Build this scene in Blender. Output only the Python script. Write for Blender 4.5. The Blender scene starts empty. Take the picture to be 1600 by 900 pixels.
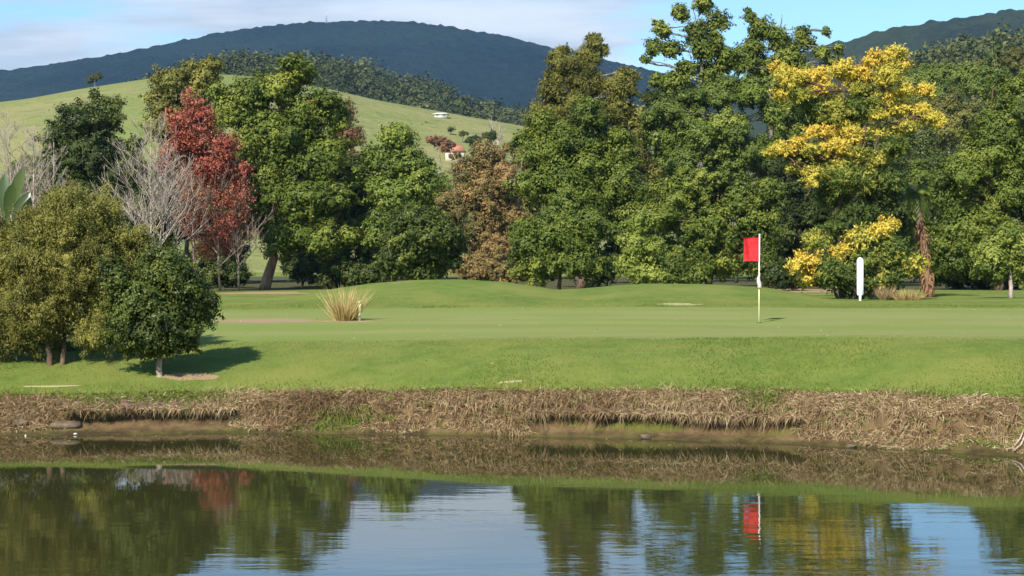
import bpy, math, random
import numpy as np

# ------------------------------------------------------------------ camera, sky, sun, exposure
sc = bpy.context.scene
COL = sc.collection
F = 2400.0      # focal length in pixels of a 1600 px wide frame
HZ = 405.0      # horizon row
H = 3.05        # eye height above the water
def W(px, py, d):
    return np.array([(px - 800.0) * d / F, d, H + (HZ - py) * d / F])
def WX(px, d):
    return (px - 800.0) * d / F

cam = bpy.data.cameras.new('camera')
cam.sensor_width = 36.0
cam.lens = 36.0 * F / 1600.0
cam.shift_y = -(450.0 - HZ) / 1600.0
cam.clip_start = 0.1
cam.clip_end = 20000.0
cam_o = bpy.data.objects.new('camera', cam)
COL.objects.link(cam_o)
cam_o.location = (0, 0, H)
cam_o.rotation_euler = (math.radians(90), 0, 0)
sc.camera = cam_o

SUN_AZ = math.radians(206)      # clockwise from +Y
SUN_EL = math.radians(41)
sun_dir = np.array([math.sin(SUN_AZ) * math.cos(SUN_EL), math.cos(SUN_AZ) * math.cos(SUN_EL), math.sin(SUN_EL)])
sl = bpy.data.lights.new('sun', 'SUN')
sl.energy = 4.2
sl.angle = math.radians(0.5)
sl.color = (1.0, 0.93, 0.82)
so = bpy.data.objects.new('sun', sl)
COL.objects.link(so)
so.rotation_euler = (math.radians(90) - SUN_EL, 0, math.pi - SUN_AZ)
so.location = (-20, -20, 60)

world = bpy.data.worlds.new("World")
sc.world = world
world.use_nodes = True

class NT:
    def __init__(s, tree):
        s.t = tree; s.n = tree.nodes; s.l = tree.links
    def new(s, typ, **kw):
        nd = s.n.new(typ)
        for k, v in kw.items():
            if isinstance(k, str) and hasattr(nd, k): setattr(nd, k, v)
        return nd
    def put(s, sock, v):
        if isinstance(v, bpy.types.NodeSocket): s.l.new(v, sock)
        elif v is not None: sock.default_value = v
    def math(s, op, a, b=None, clamp=False):
        nd = s.n.new('ShaderNodeMath'); nd.operation = op; nd.use_clamp = clamp
        s.put(nd.inputs[0], a)
        if b is not None: s.put(nd.inputs[1], b)
        return nd.outputs[0]
    def mix(s, fac, a, b, mode='MIX'):
        nd = s.n.new('ShaderNodeMix'); nd.data_type = 'RGBA'; nd.blend_type = mode
        s.put(nd.inputs[0], fac); s.put(nd.inputs[6], a); s.put(nd.inputs[7], b)
        return nd.outputs[2]
    def noise(s, vec, scale, detail=3.0, rough=0.55, dist=0.0):
        nd = s.n.new('ShaderNodeTexNoise')
        if vec is not None: s.l.new(vec, nd.inputs['Vector'])
        nd.inputs['Scale'].default_value = scale; nd.inputs['Detail'].default_value = detail
        nd.inputs['Roughness'].default_value = rough; nd.inputs['Distortion'].default_value = dist
        return nd.outputs[0]
    def rng(s, v, a, b, c=0.0, d=1.0, smooth=True):
        nd = s.n.new('ShaderNodeMapRange'); nd.interpolation_type = 'SMOOTHSTEP' if smooth else 'LINEAR'
        s.put(nd.inputs[0], v)
        for i, q in enumerate((a, b, c, d)): nd.inputs[i + 1].default_value = q
        return nd.outputs[0]
    def ramp(s, v, stops):
        nd = s.n.new('ShaderNodeValToRGB'); s.put(nd.inputs[0], v)
        el = nd.color_ramp.elements
        while len(el) < len(stops): el.new(0.5)
        for e, (p, c) in zip(el, stops):
            e.position = p; e.color = (*c, 1)
        return nd.outputs[0]
    def mapping(s, vec, scale=(1, 1, 1), loc=(0, 0, 0), rot=(0, 0, 0)):
        nd = s.n.new('ShaderNodeMapping'); s.l.new(vec, nd.inputs[0])
        nd.inputs['Scale'].default_value = scale; nd.inputs['Location'].default_value = loc
        nd.inputs['Rotation'].default_value = rot
        return nd.outputs[0]
    def attr(s, name):
        nd = s.n.new('ShaderNodeAttribute'); nd.attribute_name = name
        return nd.outputs['Fac']
    def bump(s, h, strength, dist):
        nd = s.n.new('ShaderNodeBump'); s.l.new(h, nd.inputs['Height'])
        nd.inputs['Strength'].default_value = strength; nd.inputs['Distance'].default_value = dist
        return nd.outputs[0]

wt = NT(world.node_tree)
wt.n.clear()
w_out = wt.new('ShaderNodeOutputWorld')
w_bg = wt.new('ShaderNodeBackground')
sky = wt.new('ShaderNodeTexSky')
sky.sky_type = 'NISHITA'
sky.sun_disc = False
sky.sun_elevation = SUN_EL
sky.sun_rotation = SUN_AZ
sky.air_density = 1.0
sky.dust_density = 0.6
sky.ozone_density = 1.6
tc = wt.new('ShaderNodeTexCoord')
sep = wt.new('ShaderNodeSeparateXYZ'); wt.l.new(tc.outputs['Generated'], sep.inputs[0])
# a cloud layer seen from below: direction projected on a plane, in parallel bands
zz = wt.math('ADD', wt.math('MAXIMUM', sep.outputs[2], 0.0), 0.09)
cu = wt.math('DIVIDE', sep.outputs[0], zz)
cv = wt.math('DIVIDE', sep.outputs[1], zz)
cmb = wt.new('ShaderNodeCombineXYZ'); wt.l.new(cu, cmb.inputs[0]); wt.l.new(cv, cmb.inputs[1])
cn1 = wt.noise(wt.mapping(cmb.outputs[0], (0.75, 1.0, 1), (3.3, 1.2, 0), (0, 0, 0.25)), 1.0, 6, 0.5, 0.4)
cn2 = wt.noise(wt.mapping(cmb.outputs[0], (0.35, 0.5, 1), (1.0, 7.7, 0)), 1.0, 3, 0.5)
left = wt.rng(sep.outputs[0], 0.16, 0.02)           # bank of cloud over the left and middle of the sky
dens = wt.math('ADD', wt.math('MULTIPLY', cn1, 0.75), wt.math('MULTIPLY', cn2, 0.25))
dens = wt.math('ADD', dens, wt.math('MULTIPLY', left, 0.20))
cov = wt.rng(dens, 0.59, 0.70)
cov = wt.math('MULTIPLY', cov, wt.rng(sep.outputs[2], 0.225, 0.15, 0.0, 0.9))
thick = wt.rng(wt.math('ADD', wt.math('MULTIPLY', cn2, 0.45), wt.math('MULTIPLY', wt.noise(wt.mapping(cmb.outputs[0], (0.9, 1.5, 1), (9, 4, 0), (0, 0, 0.2)), 1.6, 5, 0.55), 0.55)), 0.40, 0.60)
ccol = wt.mix(thick, (5.0, 5.2, 5.4, 1), (3.1, 3.45, 3.85, 1))
skyc = wt.mix(1.0, sky.outputs[0], (0.78, 1.0, 1.12, 1), 'MULTIPLY')
wc = wt.mix(cov, skyc, ccol)
wt.l.new(wc, w_bg.inputs[0])
w_bg.inputs[1].default_value = 0.088
wt.l.new(w_bg.outputs[0], w_out.inputs[0])

sc.view_settings.view_transform = 'Standard'
sc.view_settings.look = 'None'
sc.view_settings.exposure = 1.05
sc.view_settings.gamma = 1.0
sc.view_settings.use_curve_mapping = False
sc.render.engine = 'CYCLES'
cy = sc.cycles
cy.use_denoising = True
cy.max_bounces = 6
cy.diffuse_bounces = 3
cy.glossy_bounces = 3
cy.transmission_bounces = 3
cy.volume_bounces = 0
cy.transparent_max_bounces = 4
cy.caustics_reflective = False
cy.caustics_refractive = False

# ------------------------------------------------------------------ helpers
def smooth(a, b, x):
    t = np.clip((np.asarray(x, float) - a) / (b - a), 0, 1)
    return t * t * (3 - 2 * t)
def _h(i, j, seed):
    n = (i.astype(np.int64) * 374761393 + j.astype(np.int64) * 668265263 + seed * 144269504) & 0x7fffffff
    n = ((n ^ (n >> 13)) * 1274126177) & 0x7fffffff
    n = (n ^ (n >> 16)) & 0xffff
    return n / 65535.0
def vnoise(x, y, seed=0):
    x = np.asarray(x, float); y = np.asarray(y, float)
    i = np.floor(x); j = np.floor(y); u = x - i; v = y - j
    u = u * u * (3 - 2 * u); v = v * v * (3 - 2 * v)
    a = _h(i, j, seed); b = _h(i + 1, j, seed); c = _h(i, j + 1, seed); d = _h(i + 1, j + 1, seed)
    return (a * (1 - u) + b * u) * (1 - v) + (c * (1 - u) + d * u) * v
def fbm(x, y, seed=0, oct=4):
    s = 0; a = 0.5; f = 1.0
    for k in range(oct):
        s = s + a * (vnoise(np.asarray(x) * f, np.asarray(y) * f, seed + k) - 0.5); a *= 0.5; f *= 2.03
    return s

def mesh_np(name, V, nper, idx, mat, parent=None, tint=None, smooth_shade=False, pt=None):
    """V (n,3), idx flat loop vertex ids, nper per-face sizes (int or array)."""
    V = np.asarray(V, np.float32); idx = np.asarray(idx, np.int32).ravel()
    if np.isscalar(nper): nper = np.full(len(idx) // nper, nper, np.int32)
    me = bpy.data.meshes.new(name)
    me.vertices.add(len(V)); me.vertices.foreach_set('co', V.ravel())
    me.loops.add(len(idx)); me.loops.foreach_set('vertex_index', idx)
    me.polygons.add(len(nper))
    st = np.zeros(len(nper), np.int32); st[1:] = np.cumsum(nper)[:-1]
    me.polygons.foreach_set('loop_start', st)
    me.polygons.foreach_set('loop_total', np.asarray(nper, np.int32))
    if smooth_shade: me.polygons.foreach_set('use_smooth', np.ones(len(nper), bool))
    if tint is not None:
        a = me.attributes.new('tint', 'FLOAT', 'FACE'); a.data.foreach_set('value', np.asarray(tint, np.float32))
    for k, v in (pt or {}).items():
        a = me.attributes.new(k, 'FLOAT', 'POINT'); a.data.foreach_set('value', np.asarray(v, np.float32))
    me.update(calc_edges=True)
    me.materials.append(mat)
    o = bpy.data.objects.new(name, me)
    COL.objects.link(o)
    if parent is not None:
        o.parent = parent
        o.location = (-parent.location[0], -parent.location[1], -parent.location[2])
    return o
def tag(o, label=None, cat=None, group=None, kind=None):
    if label: o['label'] = label
    if cat: o['category'] = cat
    if group: o['group'] = group
    if kind: o['kind'] = kind
    return o
def empty(name, loc, label, cat, group=None):
    o = bpy.data.objects.new(name, None); COL.objects.link(o); o.location = [float(q) for q in loc]
    o.empty_display_size = 0.3
    return tag(o, label, cat, group)

class Tubes:
    """collects tapered tubes and boxes, then builds ONE mesh"""
    def __init__(s): s.V = []; s.F = []; s.N = []; s.n = 0
    def tube(s, P, R, k=6, cap=True):
        P = np.asarray(P, float); m = len(P); R = np.broadcast_to(R, (m,))
        T = np.gradient(P, axis=0); T /= np.linalg.norm(T, axis=1)[:, None] + 1e-9
        ref = np.array([0.0, 0, 1]) if abs(T[:, 2]).mean() < 0.8 else np.array([1.0, 0, 0])
        A = np.cross(T, ref); A /= np.linalg.norm(A, axis=1)[:, None] + 1e-9
        B = np.cross(T, A)
        th = np.arange(k) * 2 * math.pi / k
        ring = P[:, None, :] + R[:, None, None] * (np.cos(th)[None, :, None] * A[:, None, :] + np.sin(th)[None, :, None] * B[:, None, :])
        s.V.append(ring.reshape(-1, 3))
        i = np.arange(m - 1)[:, None] * k; j = np.arange(k)[None, :]; j2 = (j + 1) % k
        q = np.stack([i + j, i + k + j, i + k + j2, i + j2], -1).reshape(-1) + s.n
        s.F.append(q); s.N.append(np.full((m - 1) * k, 4))
        if cap:
            s.F.append(np.arange(k) + s.n); s.N.append(np.array([k]))
            s.F.append((np.arange(k)[::-1]) + s.n + (m - 1) * k); s.N.append(np.array([k]))
        s.n += m * k
    def poly(s, V, faces):
        s.V.append(np.asarray(V, float))
        for f in faces:
            s.F.append(np.asarray(f) + s.n); s.N.append(np.array([len(f)]))
        s.n += len(V)
    def box(s, c, d, rz=0.0):
        c = np.asarray(c, float); d = np.asarray(d, float) / 2
        v = np.array([[x, y, z] for z in (-1, 1) for y in (-1, 1) for x in (-1, 1)]) * d
        ca, sa = math.cos(rz), math.sin(rz)
        v = np.stack([v[:, 0] * ca - v[:, 1] * sa, v[:, 0] * sa + v[:, 1] * ca, v[:, 2]], 1) + c
        s.poly(v, [(0, 2, 3, 1), (4, 5, 7, 6), (0, 1, 5, 4), (2, 6, 7, 3), (0, 4, 6, 2), (1, 3, 7, 5)])
    def build(s, name, mat, parent=None, smooth_shade=True):
        return mesh_np(name, np.concatenate(s.V), np.concatenate(s.N), np.concatenate(s.F), mat, parent, smooth_shade=smooth_shade)

def unit(v): return v / (np.linalg.norm(v, axis=-1, keepdims=True) + 1e-9)
def rand_dirs(r, n): return unit(r.normal(size=(n, 3)))

def quads(r, P, Nrm, L, Wd, along=None):
    """rhombic leaves at P with normals Nrm; L, Wd arrays"""
    n = len(P)
    u = unit(np.cross(Nrm, rand_dirs(r, n))) if along is None else unit(along)
    v = unit(np.cross(Nrm, u))
    L = np.broadcast_to(L, (n,))[:, None]; Wd = np.broadcast_to(Wd, (n,))[:, None]
    V = np.stack([P - u * L / 2, P + v * Wd / 2 + u * L * 0.05, P + u * L / 2, P - v * Wd / 2 + u * L * 0.05], 1)
    return V.reshape(-1, 3)

# ------------------------------------------------------------------ materials
def new_mat(name):
    m = bpy.data.materials.new(name); m.use_nodes = True
    t = NT(m.node_tree); t.n.clear()
    return m, t, t.new('ShaderNodeOutputMaterial')
def principled(t, out, col, rough=0.7, spec=0.3, normal=None, **kw):
    p = t.new('ShaderNodeBsdfPrincipled')
    t.put(p.inputs['Base Color'], col); t.put(p.inputs['Roughness'], rough)
    p.inputs['Specular IOR Level'].default_value = spec
    if normal is not None: t.l.new(normal, p.inputs['Normal'])
    t.l.new(p.outputs[0], out.inputs[0])
    return p
def leaf_mat(name, stops, gloss=0.25, rough=0.45, trans=0.16):
    m, t, out = new_mat(name)
    c = t.ramp(t.attr('tint'), stops)
    p = t.new('ShaderNodeBsdfPrincipled'); t.l.new(c, p.inputs['Base Color'])
    p.inputs['Roughness'].default_value = rough; p.inputs['Specular IOR Level'].default_value = gloss
    tr = t.new('ShaderNodeBsdfTranslucent')
    t.l.new(t.mix(1.0, c, (1.25, 1.15, 0.6, 1), 'MULTIPLY'), tr.inputs[0])
    mx = t.new('ShaderNodeMixShader'); mx.inputs[0].default_value = trans
    t.l.new(p.outputs[0], mx.inputs[1]); t.l.new(tr.outputs[0], mx.inputs[2]); t.l.new(mx.outputs[0], out.inputs[0])
    return m
def bark_mat(name, a, b, scale=6.0):
    m, t, out = new_mat(name)
    g = t.new('ShaderNodeNewGeometry')
    v = t.mapping(g.outputs['Position'], (1, 1, 0.3))
    n = t.noise(v, scale, 5, 0.65)
    c = t.mix(t.rng(n, 0.35, 0.65), (*a, 1), (*b, 1))
    principled(t, out, c, 0.85, 0.1, t.bump(n, 0.5, 0.05))
    return m
def plain_mat(name, a, b, scale=8.0, rough=0.6, spec=0.3):
    m, t, out = new_mat(name)
    g = t.new('ShaderNodeNewGeometry')
    n = t.noise(g.outputs['Position'], scale, 4, 0.6)
    principled(t, out, t.mix(t.rng(n, 0.3, 0.7), (*a, 1), (*b, 1)), rough, spec, t.bump(n, 0.15, 0.01))
    return m

M_GREEN = leaf_mat('leaf_green', [(0, (0.040, 0.059, 0.012)), (0.5, (0.102, 0.134, 0.021)), (1, (0.216, 0.236, 0.039))], 0.12)
M_OLIVE = leaf_mat('leaf_olive', [(0, (0.075, 0.076, 0.018)), (0.5, (0.155, 0.153, 0.034)), (1, (0.279, 0.259, 0.061))], 0.12)
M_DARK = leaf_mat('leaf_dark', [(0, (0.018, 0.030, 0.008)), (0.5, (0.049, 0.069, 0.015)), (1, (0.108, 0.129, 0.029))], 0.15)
M_GLOSS = leaf_mat('leaf_glossy', [(0, (0.032, 0.046, 0.010)), (0.5, (0.080, 0.104, 0.019)), (0.85, (0.181, 0.192, 0.034)), (1, (0.314, 0.272, 0.056))], 0.18, 0.45, 0.2)
M_FRESH = leaf_mat('leaf_fresh', [(0, (0.056, 0.087, 0.016)), (0.5, (0.132, 0.173, 0.028)), (1, (0.249, 0.281, 0.054))], 0.15)
M_RED = leaf_mat('leaf_red', [(0, (0.157, 0.046, 0.035)), (0.5, (0.300, 0.081, 0.053)), (0.8, (0.379, 0.141, 0.090)), (1, (0.330, 0.220, 0.106))], 0.1)
M_BROWN = leaf_mat('leaf_brown', [(0, (0.081, 0.078, 0.025)), (0.4, (0.180, 0.142, 0.050)), (0.7, (0.283, 0.194, 0.074)), (1, (0.378, 0.239, 0.097))], 0.1)
M_RUST = leaf_mat('leaf_rust', [(0, (0.098, 0.054, 0.031)), (0.5, (0.205, 0.104, 0.057)), (1, (0.313, 0.175, 0.093))], 0.1)
M_YELL = leaf_mat('leaf_yellow', [(0, (0.036, 0.058, 0.015)), (0.36, (0.105, 0.145, 0.030)), (0.54, (0.25, 0.26, 0.048)), (0.70, (0.48, 0.42, 0.070)), (0.90, (0.62, 0.48, 0.075)), (1, (0.60, 0.40, 0.065))], 0.1, 0.5, 0.25)
M_FAR = leaf_mat('leaf_far', [(0, (0.030, 0.041, 0.016)), (0.5, (0.073, 0.086, 0.028)), (0.8, (0.131, 0.140, 0.043)), (1, (0.199, 0.174, 0.110))], 0.05)
M_STRAW = leaf_mat('dry_grass', [(0, (0.12, 0.070, 0.034)), (0.4, (0.28, 0.190, 0.100)), (0.72, (0.44, 0.33, 0.19)), (0.86, (0.56, 0.46, 0.27)), (0.88, (0.13, 0.18, 0.03)), (1, (0.17, 0.23, 0.04))], 0.1, 0.7, 0.2)
M_TUSS = leaf_mat('tussock_blade', [(0, (0.26, 0.16, 0.06)), (0.5, (0.50, 0.39, 0.17)), (0.9, (0.62, 0.54, 0.27)), (1, (0.34, 0.37, 0.10))], 0.1, 0.7, 0.25)
M_LAWN = leaf_mat('lawn_blade', [(0, (0.098, 0.142, 0.022)), (0.5, (0.152, 0.202, 0.037)), (0.85, (0.235, 0.250, 0.058)), (1, (0.34, 0.31, 0.12))], 0.08, 0.7, 0.3)
M_PAD = leaf_mat('leaf_paddle', [(0, (0.04, 0.07, 0.02)), (1, (0.10, 0.135, 0.045))], 0.5, 0.35, 0.25)

B_GREY = bark_mat('bark_grey', (0.10, 0.085, 0.07), (0.24, 0.21, 0.18))
B_SILVER = bark_mat('bark_silver', (0.24, 0.195, 0.165), (0.42, 0.35, 0.30))
B_PINK = bark_mat('bark_pinkish', (0.17, 0.115, 0.095), (0.34, 0.25, 0.21))
B_BROWN = bark_mat('bark_brown', (0.06, 0.04, 0.026), (0.15, 0.10, 0.065))
B_GUM = bark_mat('bark_gum', (0.12, 0.07, 0.045), (0.34, 0.22, 0.15), 3.0)
B_PALE = bark_mat('bark_pale', (0.22, 0.17, 0.12), (0.42, 0.34, 0.26))
B_RUST = bark_mat('bark_rust', (0.13, 0.075, 0.042), (0.32, 0.18, 0.10))
B_DRIFT = bark_mat('bark_bleached', (0.26, 0.19, 0.13), (0.46, 0.37, 0.28))

# ------------------------------------------------------------------ ground
_px = np.array([-1200, 0, 250, 500, 800, 1000, 1200, 1400, 1600, 2400])
_shore = np.array([690, 682, 679, 679, 681, 686, 694, 704, 715, 730.])
_epx = np.array([-1200, 0, 400, 800, 1200, 1600, 2400])
_sy = 7320.0 / (_shore - HZ); _sx = (_px - 800) * _sy / F
_ey = np.array([27.8, 27.9, 28.2, 27.1, 26.7, 25.1, 24.8])
_ex = (_epx - 800) * _ey / F
_ez = np.array([0.58, 0.59, 0.62, 0.74, 0.77, 0.82, 0.82])       # height of the bank's grassy edge
_et = np.array([1.12, 1.15, 1.28, 1.42, 1.49, 1.56, 1.56])       # height of the lawn 3.2 m further in
def shore_y(x): return np.interp(x, _sx, _sy) + 0.28 * fbm(np.asarray(x) * 0.6, 0.5 + 0 * np.asarray(x), 11) + 0.12 * fbm(np.asarray(x) * 2.5, 0.5 + 0 * np.asarray(x), 12)
def edge_y(x): return np.interp(x, _ex, _ey) + 0.30 * fbm(np.asarray(x) * 0.9, 3.5 + 0 * np.asarray(x), 13)
_mpx = np.array([-600, 330, 470, 520, 580, 650, 720, 790, 835, 870, 915, 960, 1010, 1090, 1150, 1200, 1250, 1300, 1400, 1600, 2200])
_mpy = np.array([470, 470, 463, 453, 444, 438, 436, 439, 446, 452, 450, 446, 443, 443, 445, 448, 456, 467, 471, 468, 470.])
MD = 52.0
_mz = (H - (_mpy - HZ) * MD / F) - 1.66
_mx = (_mpx - 800) * MD / F
def under_cut(x):
    x = np.asarray(x, float)
    a = smooth(0.1, 0.6, x) * smooth(5.2, 4.2, x) * 0.8
    b = smooth(-8.2, -7.4, x) * smooth(-4.6, -5.4, x) * 0.6
    return np.maximum(a, b)
def ground_z(x, y):
    x = np.asarray(x, float); y = np.asarray(y, float)
    s = shore_y(x); e = edge_y(x); t = (y - s) / (e - s)
    und = under_cut(x)
    bank = np.interp(t, [-6, -1.0, 0, 0.22, 0.36, 0.48, 0.58, 0.80, 1.0], [-1.6, -0.5, -0.02, 0.05, 0.10, 0.22, 0.42, 0.55, 0.62])
    bank2 = np.interp(t, [-6, -1.0, 0, 0.22, 0.45, 0.56, 0.62, 0.80, 1.0], [-1.6, -0.5, -0.02, 0.07, 0.12, 0.14, 0.44, 0.56, 0.62])
    bank = bank * (1 - und) + bank2 * und
    ez = np.interp(x, _ex, _ez); et = np.interp(x, _ex, _et)
    bank = bank * np.where(bank > 0.12, 1, 1) + (ez - 0.62) * smooth(0.10, 0.62, bank)
    v = y - e
    rise = ez + (et - ez) * np.interp(v, [0, 1.0, 1.8, 2.6, 3.4, 4.4, 6.0], [0, 0.38, 0.65, 0.85, 0.98, 1.05, 1.08])
    far = np.interp(v, [0, 9.0, 15.5, 24, 40, 400], [1.49, 1.49, 1.62, 1.66, 1.50, 1.60])
    kf = smooth(2.6, 9.0, v)
    lawn = rise * (1 - kf) + far * kf
    z = np.where(t < 1, bank, lawn)
    rough = np.where((t > 0.15) & (t < 1.1), 0.10, 0.0)
    z = z + rough * fbm(x * 2.2, y * 2.2, 5, 4) + np.where(t >= 0.9, 1, 0) * smooth(0, 2, y - e) * (0.10 * fbm(x * 0.16, y * 0.16, 7, 2))
    cr = np.interp(x * MD / np.maximum(y, 20), _mx, _mz)
    z = z + np.maximum(cr, 0) * np.exp(-((y - MD) / np.where(y < MD, 4.6, 6.0)) ** 2)
    near = smooth(13.0, 5.5, y)
    z = z * (1 - near) + near * (1.45 + 0.08 * fbm(x * 0.3, y * 0.3, 9, 2))
    side = smooth(70, 84, np.abs(x)) * smooth(45, 20, y)
    z = z * (1 - side) + side * 1.2
    return z

def solve_d(px, py, d0=24.0, d1=60.0):
    """depth at which the ground shows in row py of column px"""
    dd = np.arange(d0, d1, 0.02); xx = (px - 800.0) * dd / F
    rows = HZ - (ground_z(xx, dd) - H) * F / dd
    k = np.where(rows <= py)[0]
    return float(dd[k[0]]) if len(k) else d1
def axis(segs):
    out = []
    for a, b, st in segs: out.append(np.arange(a, b, st))
    return np.unique(np.round(np.concatenate(out), 4))
gx = axis([(-6000, -400, 400), (-400, -60, 20), (-60, -16, 1.5), (-16, 16, 0.16), (16, 60, 1.5), (60, 400, 20), (400, 6001, 400)])
gy = axis([(-400, -20, 40), (-20, 20, 1.0), (20, 23, 0.2), (23, 30.4, 0.075), (30.4, 66, 0.3), (66, 130, 2.0), (130, 400, 20), (400, 7001, 400)])
GX, GY = np.meshgrid(gx, gy)
GZ = ground_z(GX, GY)
s_ = shore_y(GX); e_ = edge_y(GX); t_ = (GY - s_) / (e_ - s_)
m_mud = smooth(1.02, 0.90, t_) * smooth(13.0, 14.0, GY)
gb = GY + 1.2 * fbm(GX * 0.2, GY * 0.2, 21, 2)
m_green = smooth(2.2, 5.8, gb - e_) * smooth(45.5, 42.5, gb) * smooth(-12.5, -9.5, GX + 0.0 * GY) 
def blob(cx, cy, rx, ry, sd=31):
    q = np.sqrt(((GX - cx) / rx) ** 2 + ((GY - cy) / ry) ** 2) + 0.9 * fbm(GX * 1.4, GY * 0.8, sd, 3)
    return smooth(1.12, 0.85, q)
m_soil = np.maximum.reduce([blob(WX(420, solve_d(420, 501)), solve_d(420, 501), 1.45, 1.0), blob(WX(408, 70), 70, 2.0, 3.0), blob(WX(530, 38.2), 38.0, 0.7, 0.3), blob(WX(300, solve_d(300, 588)), solve_d(300, 588), 0.5, 0.22) * 0.75, blob(WX(1270, 75), 75, 3.5, 5)])
m_dry = np.maximum.reduce([blob(WX(75, solve_d(75, 604)), solve_d(75, 604), 0.55, 0.06, 33), blob(WX(800, solve_d(800, 597)), solve_d(800, 597), 0.22, 0.05, 34), blob(WX(1062, 45.4), 45.4, 0.7, 0.35, 35) * 0.8, blob(WX(560, 38.1), 37.8, 0.5, 0.2, 36), smooth(0.75, 0.10, (GY - e_)) * smooth(-0.1, 0.0, GY - e_) * 0.55 * vnoise(GX * 1.3, GY * 2, 38)])
m_under = smooth(72, 84, GY) * smooth(140, 125, GY)      # darker green and brown ground under the trees
n_, m_ = len(gy), len(gx)
ii = (np.arange(n_ - 1)[:, None] * m_ + np.arange(m_ - 1)[None, :])
quad = np.stack([ii, ii + 1, ii + m_ + 1, ii + m_], -1).reshape(-1)

mg, t, out = new_mat('ground_turf')
geo = t.new('ShaderNodeNewGeometry'); pos = geo.outputs['Position']
na = t.noise(t.mapping(pos, (1, 1, 0)), 0.35, 4, 0.6)
nb = t.noise(t.mapping(pos, (1, 1, 0)), 2.3, 5, 0.65)
nc = t.noise(t.mapping(pos, (1, 1, 0)), 19, 4, 0.7)
mow = t.noise(t.mapping(pos, (0.05, 0.55, 0)), 1.0, 3, 0.5)
rough_c = t.mix(t.rng(nb, 0.3, 0.7), (0.088, 0.138, 0.022, 1), (0.138, 0.185, 0.037, 1))
rough_c = t.mix(t.rng(na, 0.35, 0.7), rough_c, (0.185, 0.200, 0.046, 1))
rough_c = t.mix(t.math('MULTIPLY', t.rng(nc, 0.5, 0.75), 0.35), rough_c, (0.23, 0.215, 0.07, 1))
green_c = t.mix(t.rng(mow, 0.4, 0.6), (0.182, 0.228, 0.055, 1), (0.228, 0.240, 0.080, 1))
green_c = t.mix(t.math('MULTIPLY', t.rng(na, 0.45, 0.7), 0.5), green_c, (0.18, 0.215, 0.048, 1))
edge_n = t.math('MULTIPLY', t.math('SUBTRACT', nb, 0.5), 0.5)
def mk(name, a=0.35, b=0.65): return t.rng(t.math('ADD', t.attr(name), edge_n), a, b)
c = t.mix(mk('green', 0.1, 0.9), rough_c, green_c)
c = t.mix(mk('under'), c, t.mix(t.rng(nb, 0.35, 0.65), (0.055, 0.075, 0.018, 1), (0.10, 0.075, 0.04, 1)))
c = t.mix(mk('dry', 0.4, 0.75), c, t.mix(nc, (0.30, 0.25, 0.11, 1), (0.50, 0.43, 0.24, 1)))
c = t.mix(mk('soil'), c, t.mix(nc, (0.24, 0.155, 0.085, 1), (0.40, 0.29, 0.17, 1)))
mud_c = t.mix(t.rng(nb, 0.35, 0.65), (0.085, 0.055, 0.028, 1), (0.17, 0.115, 0.055, 1))
mud_c = t.mix(t.math('MULTIPLY', t.rng(t.noise(t.mapping(pos, (0.5, 2, 0)), 1.1, 4), 0.52, 0.62), 0.75), mud_c, (0.105, 0.115, 0.022, 1))
mud_c = t.mix(t.rng(nc, 0.55, 0.75), mud_c, (0.24, 0.18, 0.09, 1))
c = t.mix(t.rng(t.attr('mud'), 0.3, 0.7), c, mud_c)
sepg = t.new('ShaderNodeSeparateXYZ'); t.l.new(pos, sepg.inputs[0])
wet = t.math('MULTIPLY', t.rng(t.math('ADD', sepg.outputs[2], t.math('MULTIPLY', t.math('SUBTRACT', nb, 0.5), 0.10)), 0.085, 0.02), t.rng(t.attr('mud'), 0.3, 0.7))
c = t.mix(t.math('MULTIPLY', wet, 0.75), c, t.mix(t.rng(nb, 0.4, 0.6), (0.040, 0.030, 0.014, 1), (0.070, 0.066, 0.016, 1)))
bh = t.math('ADD', nc, t.math('MULTIPLY', t.noise(t.mapping(pos, (1, 1, 0)), 70, 2, 0.6), 0.6))
principled(t, out, c, 0.9, 0.08, t.bump(bh, 0.8, 0.04))
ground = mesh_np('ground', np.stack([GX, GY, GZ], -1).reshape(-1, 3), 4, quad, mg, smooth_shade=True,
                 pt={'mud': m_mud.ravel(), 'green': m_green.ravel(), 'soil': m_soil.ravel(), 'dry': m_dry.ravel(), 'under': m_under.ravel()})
tag(ground, 'mown green lawn rising from the pond bank to the trees', 'ground', kind='structure')

# ------------------------------------------------------------------ water
mw, t, out = new_mat('pond_water')
geo = t.new('ShaderNodeNewGeometry'); pos = geo.outputs['Position']
r1 = t.noise(t.mapping(pos, (0.55, 2.2, 0), rot=(0, 0, 0.06)), 1.0, 2, 0.5)
r2 = t.noise(t.mapping(pos, (2.2, 7.0, 0), rot=(0, 0, -0.05)), 1.0, 3, 0.6)
patch = t.rng(t.noise(t.mapping(pos, (0.12, 0.35, 0), (2, 5, 0)), 1.0, 2), 0.35, 0.65, 0.35, 1.0)
sepw = t.new('ShaderNodeSeparateXYZ'); t.l.new(pos, sepw.inputs[0])
calm = t.rng(sepw.outputs[1], 22.5, 14.0, 0.10, 1.0)
hgt = t.math('MULTIPLY', t.math('ADD', t.math('MULTIPLY', r1, 0.6), t.math('MULTIPLY', r2, 0.22)), t.math('MULTIPLY', patch, calm))
murk = t.mix(t.noise(t.mapping(pos, (0.3, 0.3, 0)), 1.0, 2), (0.022, 0.026, 0.008, 1), (0.038, 0.036, 0.012, 1))
pw = principled(t, out, murk, 0.02, 0.5, t.bump(hgt, 1.0, 0.009))
pw.inputs['IOR'].default_value = 1.85
nx, ny = 12, 6
vx = np.linspace(-90, 90, nx); vy = np.linspace(4, 40, ny)
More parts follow.
